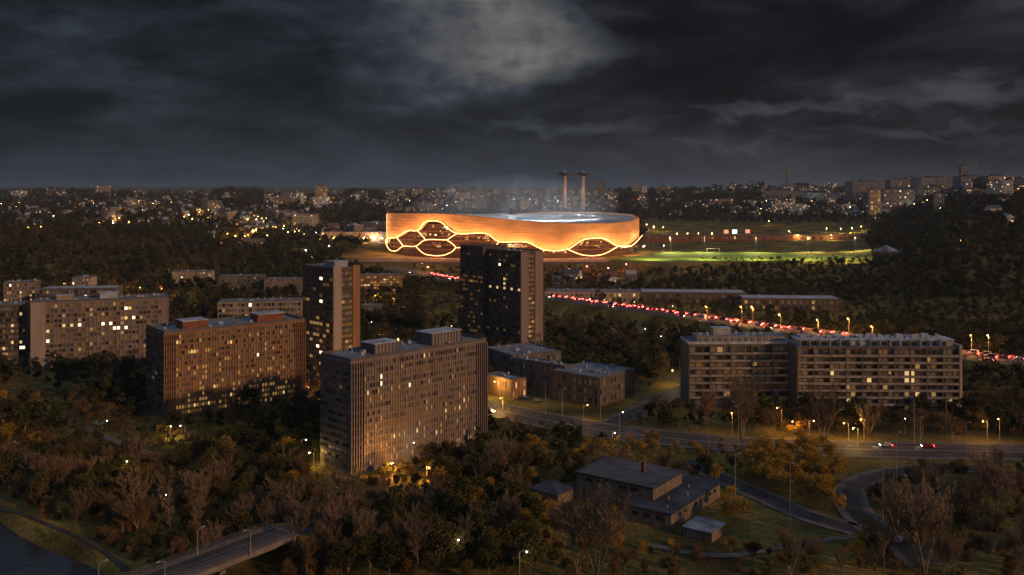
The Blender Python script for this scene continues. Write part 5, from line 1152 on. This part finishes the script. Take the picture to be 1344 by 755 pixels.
def town(px_):
    return 'on the left hillside' if px_ < 270 else 'on the hill left of the stadium' if px_ < 510 else 'in the city behind the stadium' if px_ < 860 else 'on the plain right of the stadium' if px_ < 1130 else 'on the right ridge'
spots = []
def scatter(n, x0_, x1_, y0_, y1_, big, bias=1.0):
    for _ in range(n):
        px_ = rr.uniform(x0_, x1_); py_ = y0_ + (y1_ - y0_) * rr.random() ** bias; x_, y_ = gp(px_, py_)
        if y_ > 9000: continue
        spots.append((y_, x_, px_, py_, big))
scatter(110, -5, 360, 262, 300, 0.08); scatter(70, 150, 360, 258, 285, 0.15); scatter(60, 270, 420, 275, 316, 0.15); scatter(70, 340, 515, 256, 275, 0.35); scatter(40, 0, 350, 252, 262, 0.3)
scatter(170, 500, 870, 254, 279, 0.5); scatter(90, 500, 1150, 251, 258, 0.9); scatter(120, 860, 1180, 254, 285, 0.5); scatter(50, 1100, 1344, 244, 262, 0.9); scatter(5, 720, 850, 358, 376, 0.0); scatter(26, 400, 505, 300, 318, 0.2); scatter(10, 1150, 1344, 262, 300, 0.1)
spots.sort(); placed = []; ncnt = {0: 0, 1: 0}; far_city = []
for y_, x_, px_, py_, big in spots:
    if 500 < px_ < 845 and 1040 < y_ < 1420: continue
    if 845 < px_ < 1150 and 285 < py_ < 345: continue
    sep = 13 if y_ < 2500 else 20
    if any(abs(x_ - a) < sep and abs(y_ - b_) < sep for a, b_ in placed[-260:]): continue
    placed.append((x_, y_)); ib = rr.random() < big; src = rr.choice(BS if ib else HS); rz = rr.uniform(-0.6, 0.6) + (math.pi / 2 if rr.random() < 0.3 else 0); zz_ = T(x_, y_)
    sc_ = rr.uniform(0.9, 1.25) * (1.0 if y_ < 2600 else 1.2)
    if ncnt[int(ib)] < 280 and y_ < 5200:
        ncnt[int(ib)] += 1; nm = 'apartment_building' if ib else 'house'; lb = '%s %s with %s roof %s' % (src[1], 'flat-roofed block' if ib else 'house', src[2], town(px_))
        r0 = empty(nm, (x_, y_, zz_), rz); r0.scale = (sc_,) * 3; tag(r0, lb, 'building' if ib else 'house', lb.replace('house with', 'houses with').replace('block with', 'blocks with'))
        for k, nn in enumerate(('wall', 'roof', 'windows')):
            o = link(nn, src[0][k], r0)
            if k == 2: tag(o, kind='stuff')
    else: far_city.append((x_, y_, zz_, rz, sc_, src))
fc = MB()
FM = M_wh + M_rf + [M_glass, M_hlit, M_lit3]
for x_, y_, zz_, rz, sc_, src in far_city:
    c, s = math.cos(rz) * sc_, math.sin(rz) * sc_
    for k, mb in enumerate(src[0][3]):
        n0 = len(fc.v); fc.v += [(x_ + a * c - b_ * s, y_ + a * s + b_ * c, zz_ + z_ * sc_) for a, b_, z_ in mb.v]
        for f, mi in zip(mb.f, mb.m): fc.f.append(tuple(n0 + q_ for q_ in f)); fc.m.append(src[3] if k == 0 else 4 + src[4] if k == 1 else 7 + mi)
if fc.f: tag(fc.build('distant_city', FM), kind='stuff')
# landmarks
for px_, lab in ((741, 'left one of the twin mushroom-topped towers behind the stadium'), (765, 'right one of the twin mushroom-topped towers behind the stadium')):
    Y = 2300.0; x_ = (px_ - CX) / F * Y; zg = T(x_, Y) - 3; zt = H + (HY - 231) * Y / F
    r0 = empty('lookout_tower', (x_, Y, 0)); tag(r0, lab, 'tower', 'twin mushroom towers')
    w = MB(); w.tube([(0, 0, zg), (0, 0, zt)], [6.0, 4.8], 16); w.build('shaft', mat('shaft_concrete', (0.55, 0.42, 0.34), var=0.1), r0)
    w = MB(); w.tube([(0, 0, zt), (0, 0, zt + 3), (0, 0, zt + 4.5), (0, 0, zt + 8), (0, 0, zt + 9)], [5, 12, 16, 16, 11], 20); w.build('platform', M_dark, r0)
    w = MB(); w.tube([(0, 0, zt + 9), (0, 0, zt + 12)], [5, 4], 10); w.tube([(0, 0, zt + 12), (0, 0, zt + 19)], [0.8, 0.3], 6); w.build('mast', M_metal, r0)
    for dx in (-9, 9): glow('uplight', r0, (dx, -22, (zg + zt) / 2 + 10), (1.0, 0.72, 0.5), 3500, 0.3)
def slab_tower(px0, px1, pyt, Y, m_, label, name='high_rise', top=None, lit_=0.06, depth=None):
    x0_ = (px0 - CX) / F * Y; x1_ = (px1 - CX) / F * Y; zt = H + (HY - pyt) * Y / F; xc = (x0_ + x1_) / 2; zg = T(xc, Y) - 6; w_ = x1_ - x0_; d_ = depth or max(12, w_ * 0.7)
    r0 = empty(name, (xc, Y, 0)); tag(r0, label, 'high-rise' if name == 'high_rise' else 'building')
    b_ = MB(); b_.box(-w_ / 2, 0, zg, w_ / 2, d_, zt); b_.build('wall', m_, r0); b_ = MB(); b_.box(-w_ / 2 + 0.5, 0.5, zt, w_ / 2 - 0.5, d_ - 0.5, zt + 1); b_.box(-w_ / 5, d_ * 0.3, zt + 1, w_ / 5, d_ * 0.7, zt + 4.5); b_.build('roof', M_rf[0], r0)
    facade(r0, 'f', -w_ / 2 + 0.3, w_ / 2 - 0.3, 0, max(zg + 4, zt - 70), zt - 1, max(3, int(w_ / 5)), max(2, int(min(70, zt - zg - 4) / 4)), 'punch', m_, lit=(lit_, lit_, lit_ * 0.3, 0.01), curt=0.2, maxw=30, seed=int(px0))
    if top: w = MB(); w.tube([(0, d_ / 2, zt), (0, d_ / 2, zt + top)], [1.6, 0.3], 6); w.build('spire', M_metal, r0)
    return r0
slab_tower(785, 795, 238, 3000, M_wh[2], 'dark office tower right of the twin mushroom towers')
slab_tower(833, 839, 239, 3200, M_wh[1], 'slim pale tower with spire beyond the stadium right end', top=14)
slab_tower(866, 873, 243, 3200, M_wh[2], 'low dark tower on the skyline between slim tower and plain')
slab_tower(843, 849, 244, 3400, M_wh[0], 'short pale tower right of the slim spired tower')
slab_tower(620, 630, 248, 2600, M_wh[2], 'left one of a dark tower pair above the stadium'); slab_tower(631, 639, 247.5, 2650, M_wh[2], 'right one of a dark tower pair above the stadium')
slab_tower(414, 427, 244, 3000, M_wh[1], 'lone square tower on the skyline left of the stadium')
slab_tower(1033, 1038, 216, 4200, M_wh[2], 'very tall slender skyscraper on the right skyline', top=22)
slab_tower(958, 966, 240, 3900, M_wh[2], 'dark block tower on the skyline left of the skyscraper'); slab_tower(994, 1000, 243, 3900, M_wh[1], 'small tower just left of the skyscraper')
slab_tower(1298, 1330, 231.5, 1950, mat('hospital_brick', (0.40, 0.27, 0.20)), 'big warm-lit hospital-like block at the right end of the ridge', 'large_building', lit_=0.12)
slab_tower(1262, 1296, 232, 1980, M_wh[2], 'long grey block left of the warm one on the ridge', 'large_building', lit_=0.03)
slab_tower(1210, 1258, 233.5, 2100, M_wh[2], 'wide dark block in the middle of the ridge', 'large_building', lit_=0.03); slab_tower(1262, 1271, 218, 2150, M_wh[2], 'dark cube-topped tower rising behind the ridge blocks')
slab_tower(1170, 1200, 236, 2200, M_wh[2], 'dark ridge block under the two white lights', 'large_building', lit_=0.03); slab_tower(1192, 1212, 233, 2300, M_wh[1], 'pale-topped ridge block left of the wide dark one', 'large_building', lit_=0.05); slab_tower(1120, 1166, 238.5, 2400, M_wh[2], 'dark long block at the left end of the ridge', 'large_building', lit_=0.02)
slab_tower(1160, 1200, 249, 1800, M_wh[2], 'grey long building below the ridge blocks', 'large_building', lit_=0.06); slab_tower(1142, 1156, 249, 1700, M_wh[1], 'warm-lit narrow block below the ridge left end', 'large_building', lit_=0.3); slab_tower(1230, 1239, 255, 1500, M_wh[1], 'narrow lit block among the dark trees under the ridge', 'large_building', lit_=0.35)
slab_tower(1000, 1052, 251, 2700, M_wh[2], 'long grey building on the plain left of the ridge', 'large_building', lit_=0.04); slab_tower(1060, 1100, 253, 2500, M_wh[0], 'pale long building on the plain left of the ridge', 'large_building', lit_=0.05)
Y = 2100.0; x_ = (1281 - CX) / F * Y; zg = T(x_, Y); zt = H + (HY - 211) * Y / F
r0 = empty('lattice_mast', (x_, Y, 0)); tag(r0, 'thin lattice radio mast on the right ridge', 'radio mast'); w = MB()
for dx, dy in ((-3, -3), (3, -3), (3, 3), (-3, 3)): w.tube([(dx, dy, zg), (dx * 0.15, dy * 0.15, zt)], 0.45, 4)
for k in range(14):
    f = k / 14; g_ = 3 * (1 - 0.85 * f); z_ = zg + (zt - zg) * f; w.box(-g_, -g_, z_, g_, -g_ + 0.4, z_ + 0.4); w.box(-g_, g_ - 0.4, z_, g_, g_, z_ + 0.4)
w.build('lattice', M_metal, r0); w = MB(); w.tube([(0, 0, zt), (0, 0, zt + 10)], 0.35, 5); w.build('antenna', M_metal, r0)

# ------------------------------------------------------------------ cars
def car_parts(L_=4.4, W_=1.8, Hh=1.45, van=False):
    prof = [(-L_ / 2, 0.3), (L_ / 2, 0.3), (L_ / 2, 0.72), (L_ * 0.27, 0.86), (L_ * 0.12, Hh), (-L_ * 0.30, Hh), (-L_ * 0.44, 0.95), (-L_ / 2, 0.9)]
    if van: prof = [(-L_ / 2, 0.3), (L_ / 2, 0.3), (L_ / 2, 0.95), (L_ * 0.36, 1.15), (L_ * 0.26, Hh), (-L_ * 0.47, Hh), (-L_ / 2, Hh - 0.1)]
    b_ = MB(); n_ = len(prof)
    def sec(y_, k): return [(a, y_, 0.3 + (c - 0.3)) for a, c in prof]
    for (ya, yb) in ((-W_ / 2, W_ / 2),):
        for a, c in prof: b_.v.append((a, ya * (0.84 if c > 1.0 else 1), c))
        for a, c in prof: b_.v.append((a, yb * (0.84 if c > 1.0 else 1), c))
        b_.f.append(tuple(range(n_))); b_.f.append(tuple(reversed(range(n_, 2 * n_)))); b_.m += [0, 0]
        for i in range(n_): j = (i + 1) % n_; b_.f.append((j, i, n_ + i, n_ + j)); b_.m.append(0)
    wh = MB()
    for xw in (-L_ * 0.3, L_ * 0.3):
        for s_ in (1, -1): wh.tube([(xw, s_ * (W_ / 2 - 0.2), 0.32), (xw, s_ * (W_ / 2 + 0.02), 0.32)], 0.32, 10)
    gl = MB()
    if not van:
        gl.quad((L_ * 0.275, -0.7, 0.90), (L_ * 0.275, 0.7, 0.90), (L_ * 0.135, 0.64, Hh - 0.02), (L_ * 0.135, -0.64, Hh - 0.02)); gl.quad((-L_ * 0.447, 0.7, 0.98), (-L_ * 0.447, -0.7, 0.98), (-L_ * 0.315, -0.62, Hh - 0.02), (-L_ * 0.315, 0.62, Hh - 0.02))
    else: gl.quad((L_ * 0.365, -0.8, 1.2), (L_ * 0.365, 0.8, 1.2), (L_ * 0.27, 0.7, Hh - 0.05), (L_ * 0.27, -0.7, Hh - 0.05))
    for s_ in (1, -1):
        y_ = s_ * (W_ / 2 * 0.93 + 0.012); q_ = [(L_ * 0.2, y_, 0.98), (-L_ * 0.36, y_, 0.98), (-L_ * 0.27, y_ * 0.93, Hh - 0.12), (L_ * 0.10, y_ * 0.93, Hh - 0.12)]; gl.quad(*(q_ if s_ > 0 else q_[::-1]))
    tl = MB(); tl.box(-L_ / 2 - 0.05, -0.26, -0.12, -L_ / 2 + 0.02, 0.26, 0.14); hl = MB(); hl.box(L_ / 2 - 0.02, -0.16, -0.08, L_ / 2 + 0.04, 0.16, 0.08)
    return b_, wh, gl, tl, hl
M_tail = mat('tail_light', (0.5, 0.02, 0.02), emit=(1.0, 0.05, 0.035), strength=85, var=0.0); M_head = mat('head_light', (0.9, 0.9, 0.8), emit=(1.0, 0.85, 0.6), strength=30, var=0.0)
PA = {n_: mat('car_paint_' + n_, c_, rough=0.3, var=0.03, spec=0.6) for n_, c_ in (('silver', (0.45, 0.46, 0.47)), ('black', (0.02, 0.02, 0.022)), ('white', (0.7, 0.7, 0.7)), ('red', (0.3, 0.02, 0.02)), ('blue', (0.03, 0.06, 0.2)), ('grey', (0.14, 0.14, 0.15)))}
M_tyre = mat('tyre_rubber', (0.02, 0.02, 0.02), var=0.1); CM = {}
def car(x_, y_, z_, ang, label, group, color='silver', van=False, tail=True):
    key = (color, van)
    if key not in CM:
        P_ = car_parts(5.2, 1.95, 2.2, True) if van else car_parts(); CM[key] = [P_[0].mesh('body', PA[color]), P_[1].mesh('wheels', M_tyre), P_[2].mesh('windows', M_glass), P_[3].mesh('taillight', M_tail), P_[4].mesh('headlight', M_head)]
    b_, wh, gl, tl, hl = CM[key]; r0 = empty('van' if van else 'car', (x_, y_, z_), ang); tag(r0, label, 'van' if van else 'car', group)
    link('body', b_, r0); link('wheels', wh, r0); link('windows', gl, r0)
    for s_ in (1, -1): link('taillight', tl, r0, (0, s_ * 0.62, 0.75)); link('headlight', hl, r0, (0, s_ * 0.62, 0.62))
    return r0
arc = [0.0]
for a, b_ in zip(HW[:-1], HW[1:]): arc.append(arc[-1] + math.hypot(b_[0] - a[0], b_[1] - a[1]))
def hw_at(s_, d_):
    x_ = float(np.interp(s_, arc, [p[0] for p in HW])); y_ = float(np.interp(s_, arc, [p[1] for p in HW])); x2 = float(np.interp(s_ + 2, arc, [p[0] for p in HW])); y2 = float(np.interp(s_ + 2, arc, [p[1] for p in HW]))
    dx, dy = x2 - x_, y2 - y_; l = math.hypot(dx, dy) or 1; return x_ - dy / l * d_, y_ + dx / l * d_, math.atan2(dy, dx)
rr = random.Random(99); cols_ = list(PA)
for lane, d_ in enumerate((9.6, 6.3, 2.9)):
    s_ = arc[-1] - 10
    while s_ > 8:
        x_, y_, an = hw_at(s_, d_); px_ = CX + F * x_ / y_
        if px_ < 1420 and (px_ > 718 or 565 < px_ < 600):
            col_ = rr.choice(cols_); vn = rr.random() < 0.15
            lane_n = ('outer far-side lane', 'middle far-side lane', 'inner far-side lane')[lane]; ps = 'before the left sheds' if px_ < 900 else 'above the balconied blocks' if px_ < 1270 else 'at the right frame edge'
            if px_ < 715: ps = 'behind the dark tower'
            r0 = car(x_, y_, hz(x_, y_) + 0.02, an + math.pi, '%s %s in the %s queue %s' % (col_, 'van' if vn else 'car', lane_n, ps), 'cars with red tail lights on the highway', col_, vn)
            if lane != 1 and rr.random() < 0.8: glow('tail_glow', r0, (-3.0, 0, 0.7), (1.0, 0.06, 0.04), 450, 0.15)
        s_ -= rr.uniform(7.5, 11) if lane < 2 else rr.uniform(10, 30)
for i in range(12):
    s_ = 40 + i * (arc[-1] - 120) / 12 + rr.uniform(0, 25); d_ = rr.choice((-4, -7.5)); x_, y_, an = hw_at(s_, d_); col_ = rr.choice(cols_); px_ = CX + F * x_ / y_
    r0 = car(x_, y_, hz(x_, y_) + 0.02, an, '%s car with headlights on the near carriageway of the highway' % col_, 'oncoming cars on the highway', col_); glow('headlight_glow', r0, (4.5, 0, 0.7), (1, 0.8, 0.5), 60, 0.15)
for i, (k_, d_, col_, lb) in enumerate(((12, -5.5, 'grey', 'grey car on the main road just left of the junction'), (61, 4.5, 'silver', 'silver car on the main road above the loop road'), (64, 4.5, 'red', 'red car behind the silver one on the main road'))):
    a_, b_ = R1[k_], R1[k_ + 1]; an = math.atan2(b_[1] - a_[1], b_[0] - a_[0]); x_, y_ = offs(R1, d_)[k_]; r0 = car(x_, y_, T(x_, y_) + 0.27, an + (math.pi if d_ > 0 else 0), lb, None, col_)
    glow('headlight_glow', r0, (4.0, 0, 0.7), (1, 0.8, 0.5), 40, 0.15)
# parked and moving cars elsewhere
for i, (px_, py_, an, col_, lb) in enumerate([(150, 561, -0.5, 'white', 'white car parked at the footpath below the far left slab'), (128, 559, -0.5, 'silver', 'silver car parked at the start of the left footpath'), (705, 528, 0.3, 'grey', 'grey car parked behind the leftmost road mast'), (690, 524, 0.3, 'blue', 'blue car parked at the low building beside the road'),
        (1180, 712, 1.0, 'silver', 'silver car parked at the end of the access road')]):
    x_, y_ = gp(px_, py_); r0 = car(x_, y_, T(x_, y_) + 0.3, an, lb, None, col_)
    for ch in r0.children:
        if ch.name.startswith(('taillight', 'headlight')): ch.data = ch.data.copy(); ch.data.materials.clear(); ch.data.materials.append(M_glass)

# ------------------------------------------------------------------ bridge
ax_, ay_ = -66.5, 238.0; ang = math.atan2(-30, -22)
br = empty('road_bridge', (ax_ - 1.0, ay_ + 0.7, 0), ang); br.scale = (1, 0.82, 1); tag(br, 'grey concrete road bridge with steel railings in the bottom left', 'bridge')
BL = 130.0; BZ = 8.0
M_bconc = mat('bridge_concrete', (0.24, 0.21, 0.19), var=0.3, scale=0.5, streak=True)
w = MB(); w.box(-9, -7.2, BZ - 1.0, BL, 7.2, BZ); w.box(-9, -5.0, BZ - 2.2, BL, -3.0, BZ - 1.3); w.box(-9, 3.0, BZ - 2.2, BL, 5.0, BZ - 1.3); w.build('deck', M_bconc, br)
M_rail = mat('railing_metal', (0.16, 0.16, 0.16), rough=0.6)
w = MB(); w.box(-9, -4.6, BZ + 0.004, BL, 4.6, BZ + 0.06); w.build('roadway', M_asph2, br)
w = MB()
for s_ in (1, -1): w.box(-9, s_ * 4.7, BZ + 0.004, BL, s_ * 6.9, BZ + 0.22)
w.build('walkway', M_pave, br)
w = MB()
for d_ in (-4.3, -0.12, 0.12, 4.3): w.box(-9, d_ - 0.06, BZ + 0.064, BL, d_ + 0.06, BZ + 0.072)
w.build('lane_marking', M_line, br)
for d_ in (-7.1, 7.1, -4.75, 4.75):
    w = MB(); n_ = int((BL + 9) / 2.0)
    for i in range(n_): w.box(-9 + i * 2, d_ - 0.05, BZ + 0.2, -8.9 + i * 2, d_ + 0.05, BZ + 1.25)
    for z_ in (0.55, 0.85, 1.2): w.box(-9, d_ - 0.035, BZ + z_, BL, d_ + 0.035, BZ + z_ + 0.07)
    w.build('railing', M_rail, br)
for xx in (13, 38, 63, 88, 113):
    w = MB(); w.tube([(xx, 3.9, -5), (xx, 3.9, BZ - 2.2)], 0.75, 12); w.tube([(xx, -3.9, -5), (xx, -3.9, BZ - 2.2)], 0.75, 12); w.box(xx - 0.8, -6, BZ - 2.9, xx + 0.8, 6, BZ - 2.2); w.build('pier', M_bconc, br)
w = MB(); P_ = [(-9.5, 7.0, BZ - 0.05), (-42, 7.0, BZ - 6.5), (-42, -7.0, BZ - 6.5), (-9.5, -7.0, BZ - 0.05), (-5.0, 17, -1.5), (-48, 15, -1.5), (-48, -15, -1.5), (-5.0, -17, -1.5)]
w.v += P_; w.f += [(3, 2, 1, 0), (0, 1, 5, 4), (1, 2, 6, 5), (2, 3, 7, 6), (3, 0, 4, 7)]; w.m += [0] * 5
bk = w.build('approach_bank', g.data.materials[0]); bk.location = br.location; bk.rotation_euler = br.rotation_euler; tag(bk, kind='structure')
w = MB(); w.quad((-9.4, -4.6, BZ + 0.04), (-42, -4.6, BZ - 6.38), (-42, 4.6, BZ - 6.38), (-9.4, 4.6, BZ + 0.04)); bk = w.build('approach_road', M_asph2); bk.location = br.location; bk.rotation_euler = br.rotation_euler; tag(bk, kind='structure')
for i in range(34):
    c_, s_ = math.cos(ang), math.sin(ang); xx = -rnd.uniform(4, 38); sd_ = 1 if i % 3 else -1; yy = sd_ * rnd.uniform(6.5, 13); f_ = (abs(yy) - 6.5) / 8; zt_ = max(0, (BZ - 0.2 - max(0, -xx - 9.5) * 0.2) * (1 - f_))
    x_ = br.location.x + xx * c_ - yy * s_; y_ = br.location.y + xx * s_ + yy * c_; o_ = plant('shrub' if i % 4 else 'bare', x_, y_, rnd.uniform(0.5, 0.9) if i % 4 else rnd.uniform(0.4, 0.6), rnd.uniform(0, 6.2), '%s on the bank at the bridge end' % ('russet shrub' if i % 4 else 'small bare tree'), 'plants on the bank at the bridge end'); o_.location.z = zt_ - 0.2
w = MB(); w.box(-10, -7.4, -2, -8.2, 7.4, BZ + 0.002); w.build('abutment', M_bconc, br)
for i, (xx, sd) in enumerate(((6, 1), (14, -1), (30, 1), (40, -1))):
    c, s = math.cos(ang), math.sin(ang); yy = sd * 5.3; x_ = ax_ + xx * c - yy * s; y_ = ay_ + xx * s + yy * c
    if (6, False) not in LM: LM[(6, False)] = lampmesh(6)
    r0 = empty('lighting_mast', (x_, y_, BZ + 0.2), ang + (0 if sd > 0 else math.pi)); tag(r0, ('unlit lamp post nearest the end of the bridge', 'unlit lamp post second from the end of the bridge', 'unlit lamp post third from the end of the bridge', 'unlit lamp post farthest out on the bridge')[i], 'lamp post', 'lamp posts on the bridge'); link('pole', LM[(6, False)][0], r0); link('lamp_head', LM[(6, False)][1], r0)


# ------------------------------------------------------------------ camera
cd = bpy.data.cameras.new('camera'); cam = bpy.data.objects.new('camera', cd); COL.objects.link(cam); sc.camera = cam
cam.location = (0, 0, H); cam.rotation_euler = (R(90), 0, 0); cd.sensor_width = 36; cd.lens = 36 * F / 1344; cd.shift_y = -(377.5 - HY) / 1344; cd.clip_end = 60000; cd.clip_start = 1

# ------------------------------------------------------------------ air
w = MB(); w.box(-30000, -1500, -8, 30000, 27500, 235); m = bpy.data.materials.new('haze'); m.use_nodes = True; m.node_tree.nodes.clear()
vo = m.node_tree.nodes.new('ShaderNodeVolumePrincipled'); vo.inputs['Color'].default_value = (0.62, 0.80, 1.0, 1); vo.inputs['Density'].default_value = HAZE; vo.inputs['Anisotropy'].default_value = 0.3
mo = m.node_tree.nodes.new('ShaderNodeOutputMaterial'); m.node_tree.links.new(vo.outputs[0], mo.inputs['Volume'])
if HAZE: tag(w.build('haze', m), kind='stuff')
# ------------------------------------------------------------------ world and sun
SUN_EL, SUN_AZ = 17.0, 126.0   # degrees; azimuth clockwise from the view direction (+Y)
wd = bpy.data.worlds.new('World'); sc.world = wd; wd.use_nodes = True; nt = wd.node_tree; N = nt.nodes; L = nt.links
for n_ in list(N): N.remove(n_)
out = N.new('ShaderNodeOutputWorld'); bg = N.new('ShaderNodeBackground'); L.new(bg.outputs[0], out.inputs[0])
sky = N.new('ShaderNodeTexSky'); sky.sky_type = 'NISHITA'; sky.sun_disc = False; sky.sun_elevation = R(SUN_EL); sky.sun_rotation = R(SUN_AZ)
tc = N.new('ShaderNodeTexCoord'); sp = N.new('ShaderNodeSeparateXYZ'); L.new(tc.outputs['Generated'], sp.inputs[0])
def math_(op, a, b=None, c=None, clamp=False):
    n = N.new('ShaderNodeMath'); n.operation = op; n.use_clamp = clamp
    for i, v in enumerate((a, b, c)):
        if v is None: continue
        if hasattr(v, 'links'): L.new(v, n.inputs[i])
        else: n.inputs[i].default_value = v
    return n.outputs[0]
def ramp(v, a, b, c=0.0, d=1.0, sm=True):
    n = N.new('ShaderNodeMapRange'); n.interpolation_type = 'SMOOTHSTEP' if sm else 'LINEAR'; L.new(v, n.inputs[0]); n.inputs[1].default_value = a; n.inputs[2].default_value = b; n.inputs[3].default_value = c; n.inputs[4].default_value = d; return n.outputs[0]
az = math_('ARCTAN2', sp.outputs[0], sp.outputs[1]); el = math_('ARCSINE', sp.outputs[2])   # radians
def cnoise(sx, sy, scale, detail, off=0.0, dist=0.0, rough=0.55):
    cb = N.new('ShaderNodeCombineXYZ'); L.new(math_('MULTIPLY', az, sx), cb.inputs[0]); L.new(math_('MULTIPLY', el, sy), cb.inputs[1]); cb.inputs[2].default_value = off
    n = N.new('ShaderNodeTexNoise'); n.inputs['Scale'].default_value = scale; n.inputs['Detail'].default_value = detail; n.inputs['Distortion'].default_value = dist; n.inputs['Roughness'].default_value = rough; L.new(cb.outputs[0], n.inputs['Vector']); return n.outputs[0]
warp = cnoise(1, 1.6, 9, 6, 3.1, 0.3); warp2 = cnoise(1, 1.6, 22, 7, 8.0, 0.2)
azw = math_('ADD', az, math_('MULTIPLY', math_('SUBTRACT', warp, 0.5), 0.16)); elw = math_('ADD', el, math_('MULTIPLY', math_('SUBTRACT', warp2, 0.5), 0.05))
elw = math_('ADD', elw, math_('MULTIPLY', math_('SUBTRACT', warp, 0.5), 0.06))
def blob(a0, e0, ra, re, soft=1.0):
    da = math_('DIVIDE', math_('SUBTRACT', azw, a0), ra); de = math_('DIVIDE', math_('SUBTRACT', elw, e0), re)
    d = math_('SQRT', math_('ADD', math_('MULTIPLY', da, da), math_('MULTIPLY', de, de))); return ramp(d, 0.25, 1.0 + 0.25 * soft, 1, 0)
def pxa(px): return math.atan((px - CX) / F)
def pye(py): return math.atan((HY - py) / F)
base = cnoise(1, 2.6, 5.5, 8, 0.0, 0.5, 0.6)          # broad cloud relief
fine = cnoise(1, 4.5, 9, 7, 5.0, 0.4, 0.6)          # flat streaks
wis = cnoise(1, 1.5, 30, 8, 12.0, 0.6, 0.62)
v = ramp(base, 0.36, 0.66, 0.0058, 0.022)
v = math_('MULTIPLY', v, ramp(fine, 0.3, 0.7, 0.7, 1.35)); v = math_('MULTIPLY', v, ramp(wis, 0.3, 0.7, 0.9, 1.1))
elr = math_('ADD', el, math_('MULTIPLY', math_('SUBTRACT', wis, 0.5), 0.03)); azr = math_('ADD', az, math_('MULTIPLY', math_('SUBTRACT', wis, 0.5), 0.035)); azr = math_('ADD', azr, math_('MULTIPLY', math_('SUBTRACT', warp2, 0.5), 0.13))
edge = math_('ADD', math_('MULTIPLY', math_('SUBTRACT', pye(0), elr), 1.45), pxa(748))
edge = math_('MINIMUM', edge, math_('ADD', math_('MULTIPLY', math_('SUBTRACT', elr, pye(66)), 3.2), pxa(868)))
gap = math_('MULTIPLY', ramp(math_('SUBTRACT', edge, azr), -0.02, 0.085), ramp(azw, pxa(400), pxa(715)))
gap = math_('MULTIPLY', gap, ramp(elw, pye(185), pye(75)))
gap = math_('MULTIPLY', gap, ramp(warp2, 0.30, 0.70, 0.45, 1.1)); gap = math_('MULTIPLY', gap, ramp(wis, 0.3, 0.7, 0.93, 1.06))
v = math_('ADD', v, math_('MULTIPLY', gap, 0.135))
def streak(px, py, ra, re, s):
    global v
    v = math_('ADD', v, math_('MULTIPLY', math_('MULTIPLY', blob(pxa(px), pye(py), ra, re), ramp(fine, 0.3, 0.66, 0.45, 1)), s * 0.66))
streak(1020, 146, 0.10, 0.010, 0.05); streak(1240, 134, 0.13, 0.016, 0.05); streak(1180, 178, 0.15, 0.006, 0.03); streak(745, 165, 0.11, 0.010, 0.04); streak(960, 188, 0.1, 0.006, 0.025); streak(60, 65, 0.16, 0.03, 0.010); streak(1330, 60, 0.1, 0.04, 0.008)
darkc = math_('MAXIMUM', blob(pxa(1010), pye(60), 0.22, 0.065), math_('MULTIPLY', blob(pxa(350), pye(178), 0.09, 0.014), 0.7))
v = math_('MULTIPLY', v, math_('SUBTRACT', 1.0, math_('MULTIPLY', darkc, 0.7)))
v = math_('ADD', v, math_('MULTIPLY', math_('MULTIPLY', ramp(el, 0.0, 0.08, 1, 0), ramp(math_('ABSOLUTE', math_('SUBTRACT', az, 0.06)), 0.12, 0.42, 1, 0.35)), 0.022))      # thin light band over the horizon
v = math_('ADD', v, math_('MULTIPLY', ramp(el, 0.24, 0.6), 0.14))                  # open dusk sky overhead, above the picture
up = N.new('ShaderNodeMix'); up.data_type = 'RGBA'; L.new(ramp(el, 0.2, 0.5), up.inputs[0])
hz1 = N.new('ShaderNodeMix'); hz1.data_type = 'RGBA'; L.new(ramp(az, -0.3, 0.45), hz1.inputs[0]); hz1.inputs[6].default_value = (0.78, 0.98, 1.30, 1); hz1.inputs[7].default_value = (0.98, 0.95, 1.14, 1)
hz2 = N.new('ShaderNodeMix'); hz2.data_type = 'RGBA'; L.new(ramp(v, 0.03, 0.10), hz2.inputs[0]); L.new(hz1.outputs[2], hz2.inputs[6]); hz2.inputs[7].default_value = (1.02, 1.0, 0.98, 1)
L.new(hz2.outputs[2], up.inputs[6]); up.inputs[7].default_value = (0.62, 0.86, 1.30, 1)
sc1 = N.new('ShaderNodeVectorMath'); sc1.operation = 'SCALE'; L.new(up.outputs[2], sc1.inputs[0]); L.new(v, sc1.inputs['Scale'])
skm = N.new('ShaderNodeVectorMath'); skm.operation = 'SCALE'; L.new(sky.outputs[0], skm.inputs[0]); skm.inputs['Scale'].default_value = 0.0006
ad = N.new('ShaderNodeVectorMath'); ad.operation = 'ADD'; L.new(sc1.outputs[0], ad.inputs[0]); L.new(skm.outputs[0], ad.inputs[1])
L.new(ad.outputs[0], bg.inputs[0]); bg.inputs[1].default_value = 1.0
sl_ = bpy.data.lights.new('sun', 'SUN'); sl_.energy = 1.25; sl_.angle = R(2.0); sl_.color = (1.0, 0.56, 0.29)
so = bpy.data.objects.new('sun', sl_); COL.objects.link(so)
d = Vector((math.sin(R(SUN_AZ)) * math.cos(R(SUN_EL)), math.cos(R(SUN_AZ)) * math.cos(R(SUN_EL)), math.sin(R(SUN_EL))))
so.rotation_euler = d.to_track_quat('Z', 'Y').to_euler()

sc.view_settings.view_transform = 'Standard'; sc.view_settings.look = 'None'; sc.view_settings.exposure = 0.1; sc.view_settings.gamma = 1.0
cy = sc.cycles; cy.use_denoising = True; cy.max_bounces = 4; cy.diffuse_bounces = 2; cy.glossy_bounces = 2; cy.transmission_bounces = 2; cy.volume_bounces = 0
cy.use_light_tree = True; cy.sample_clamp_indirect = 2.0; cy.caustics_reflective = False; cy.caustics_refractive = False
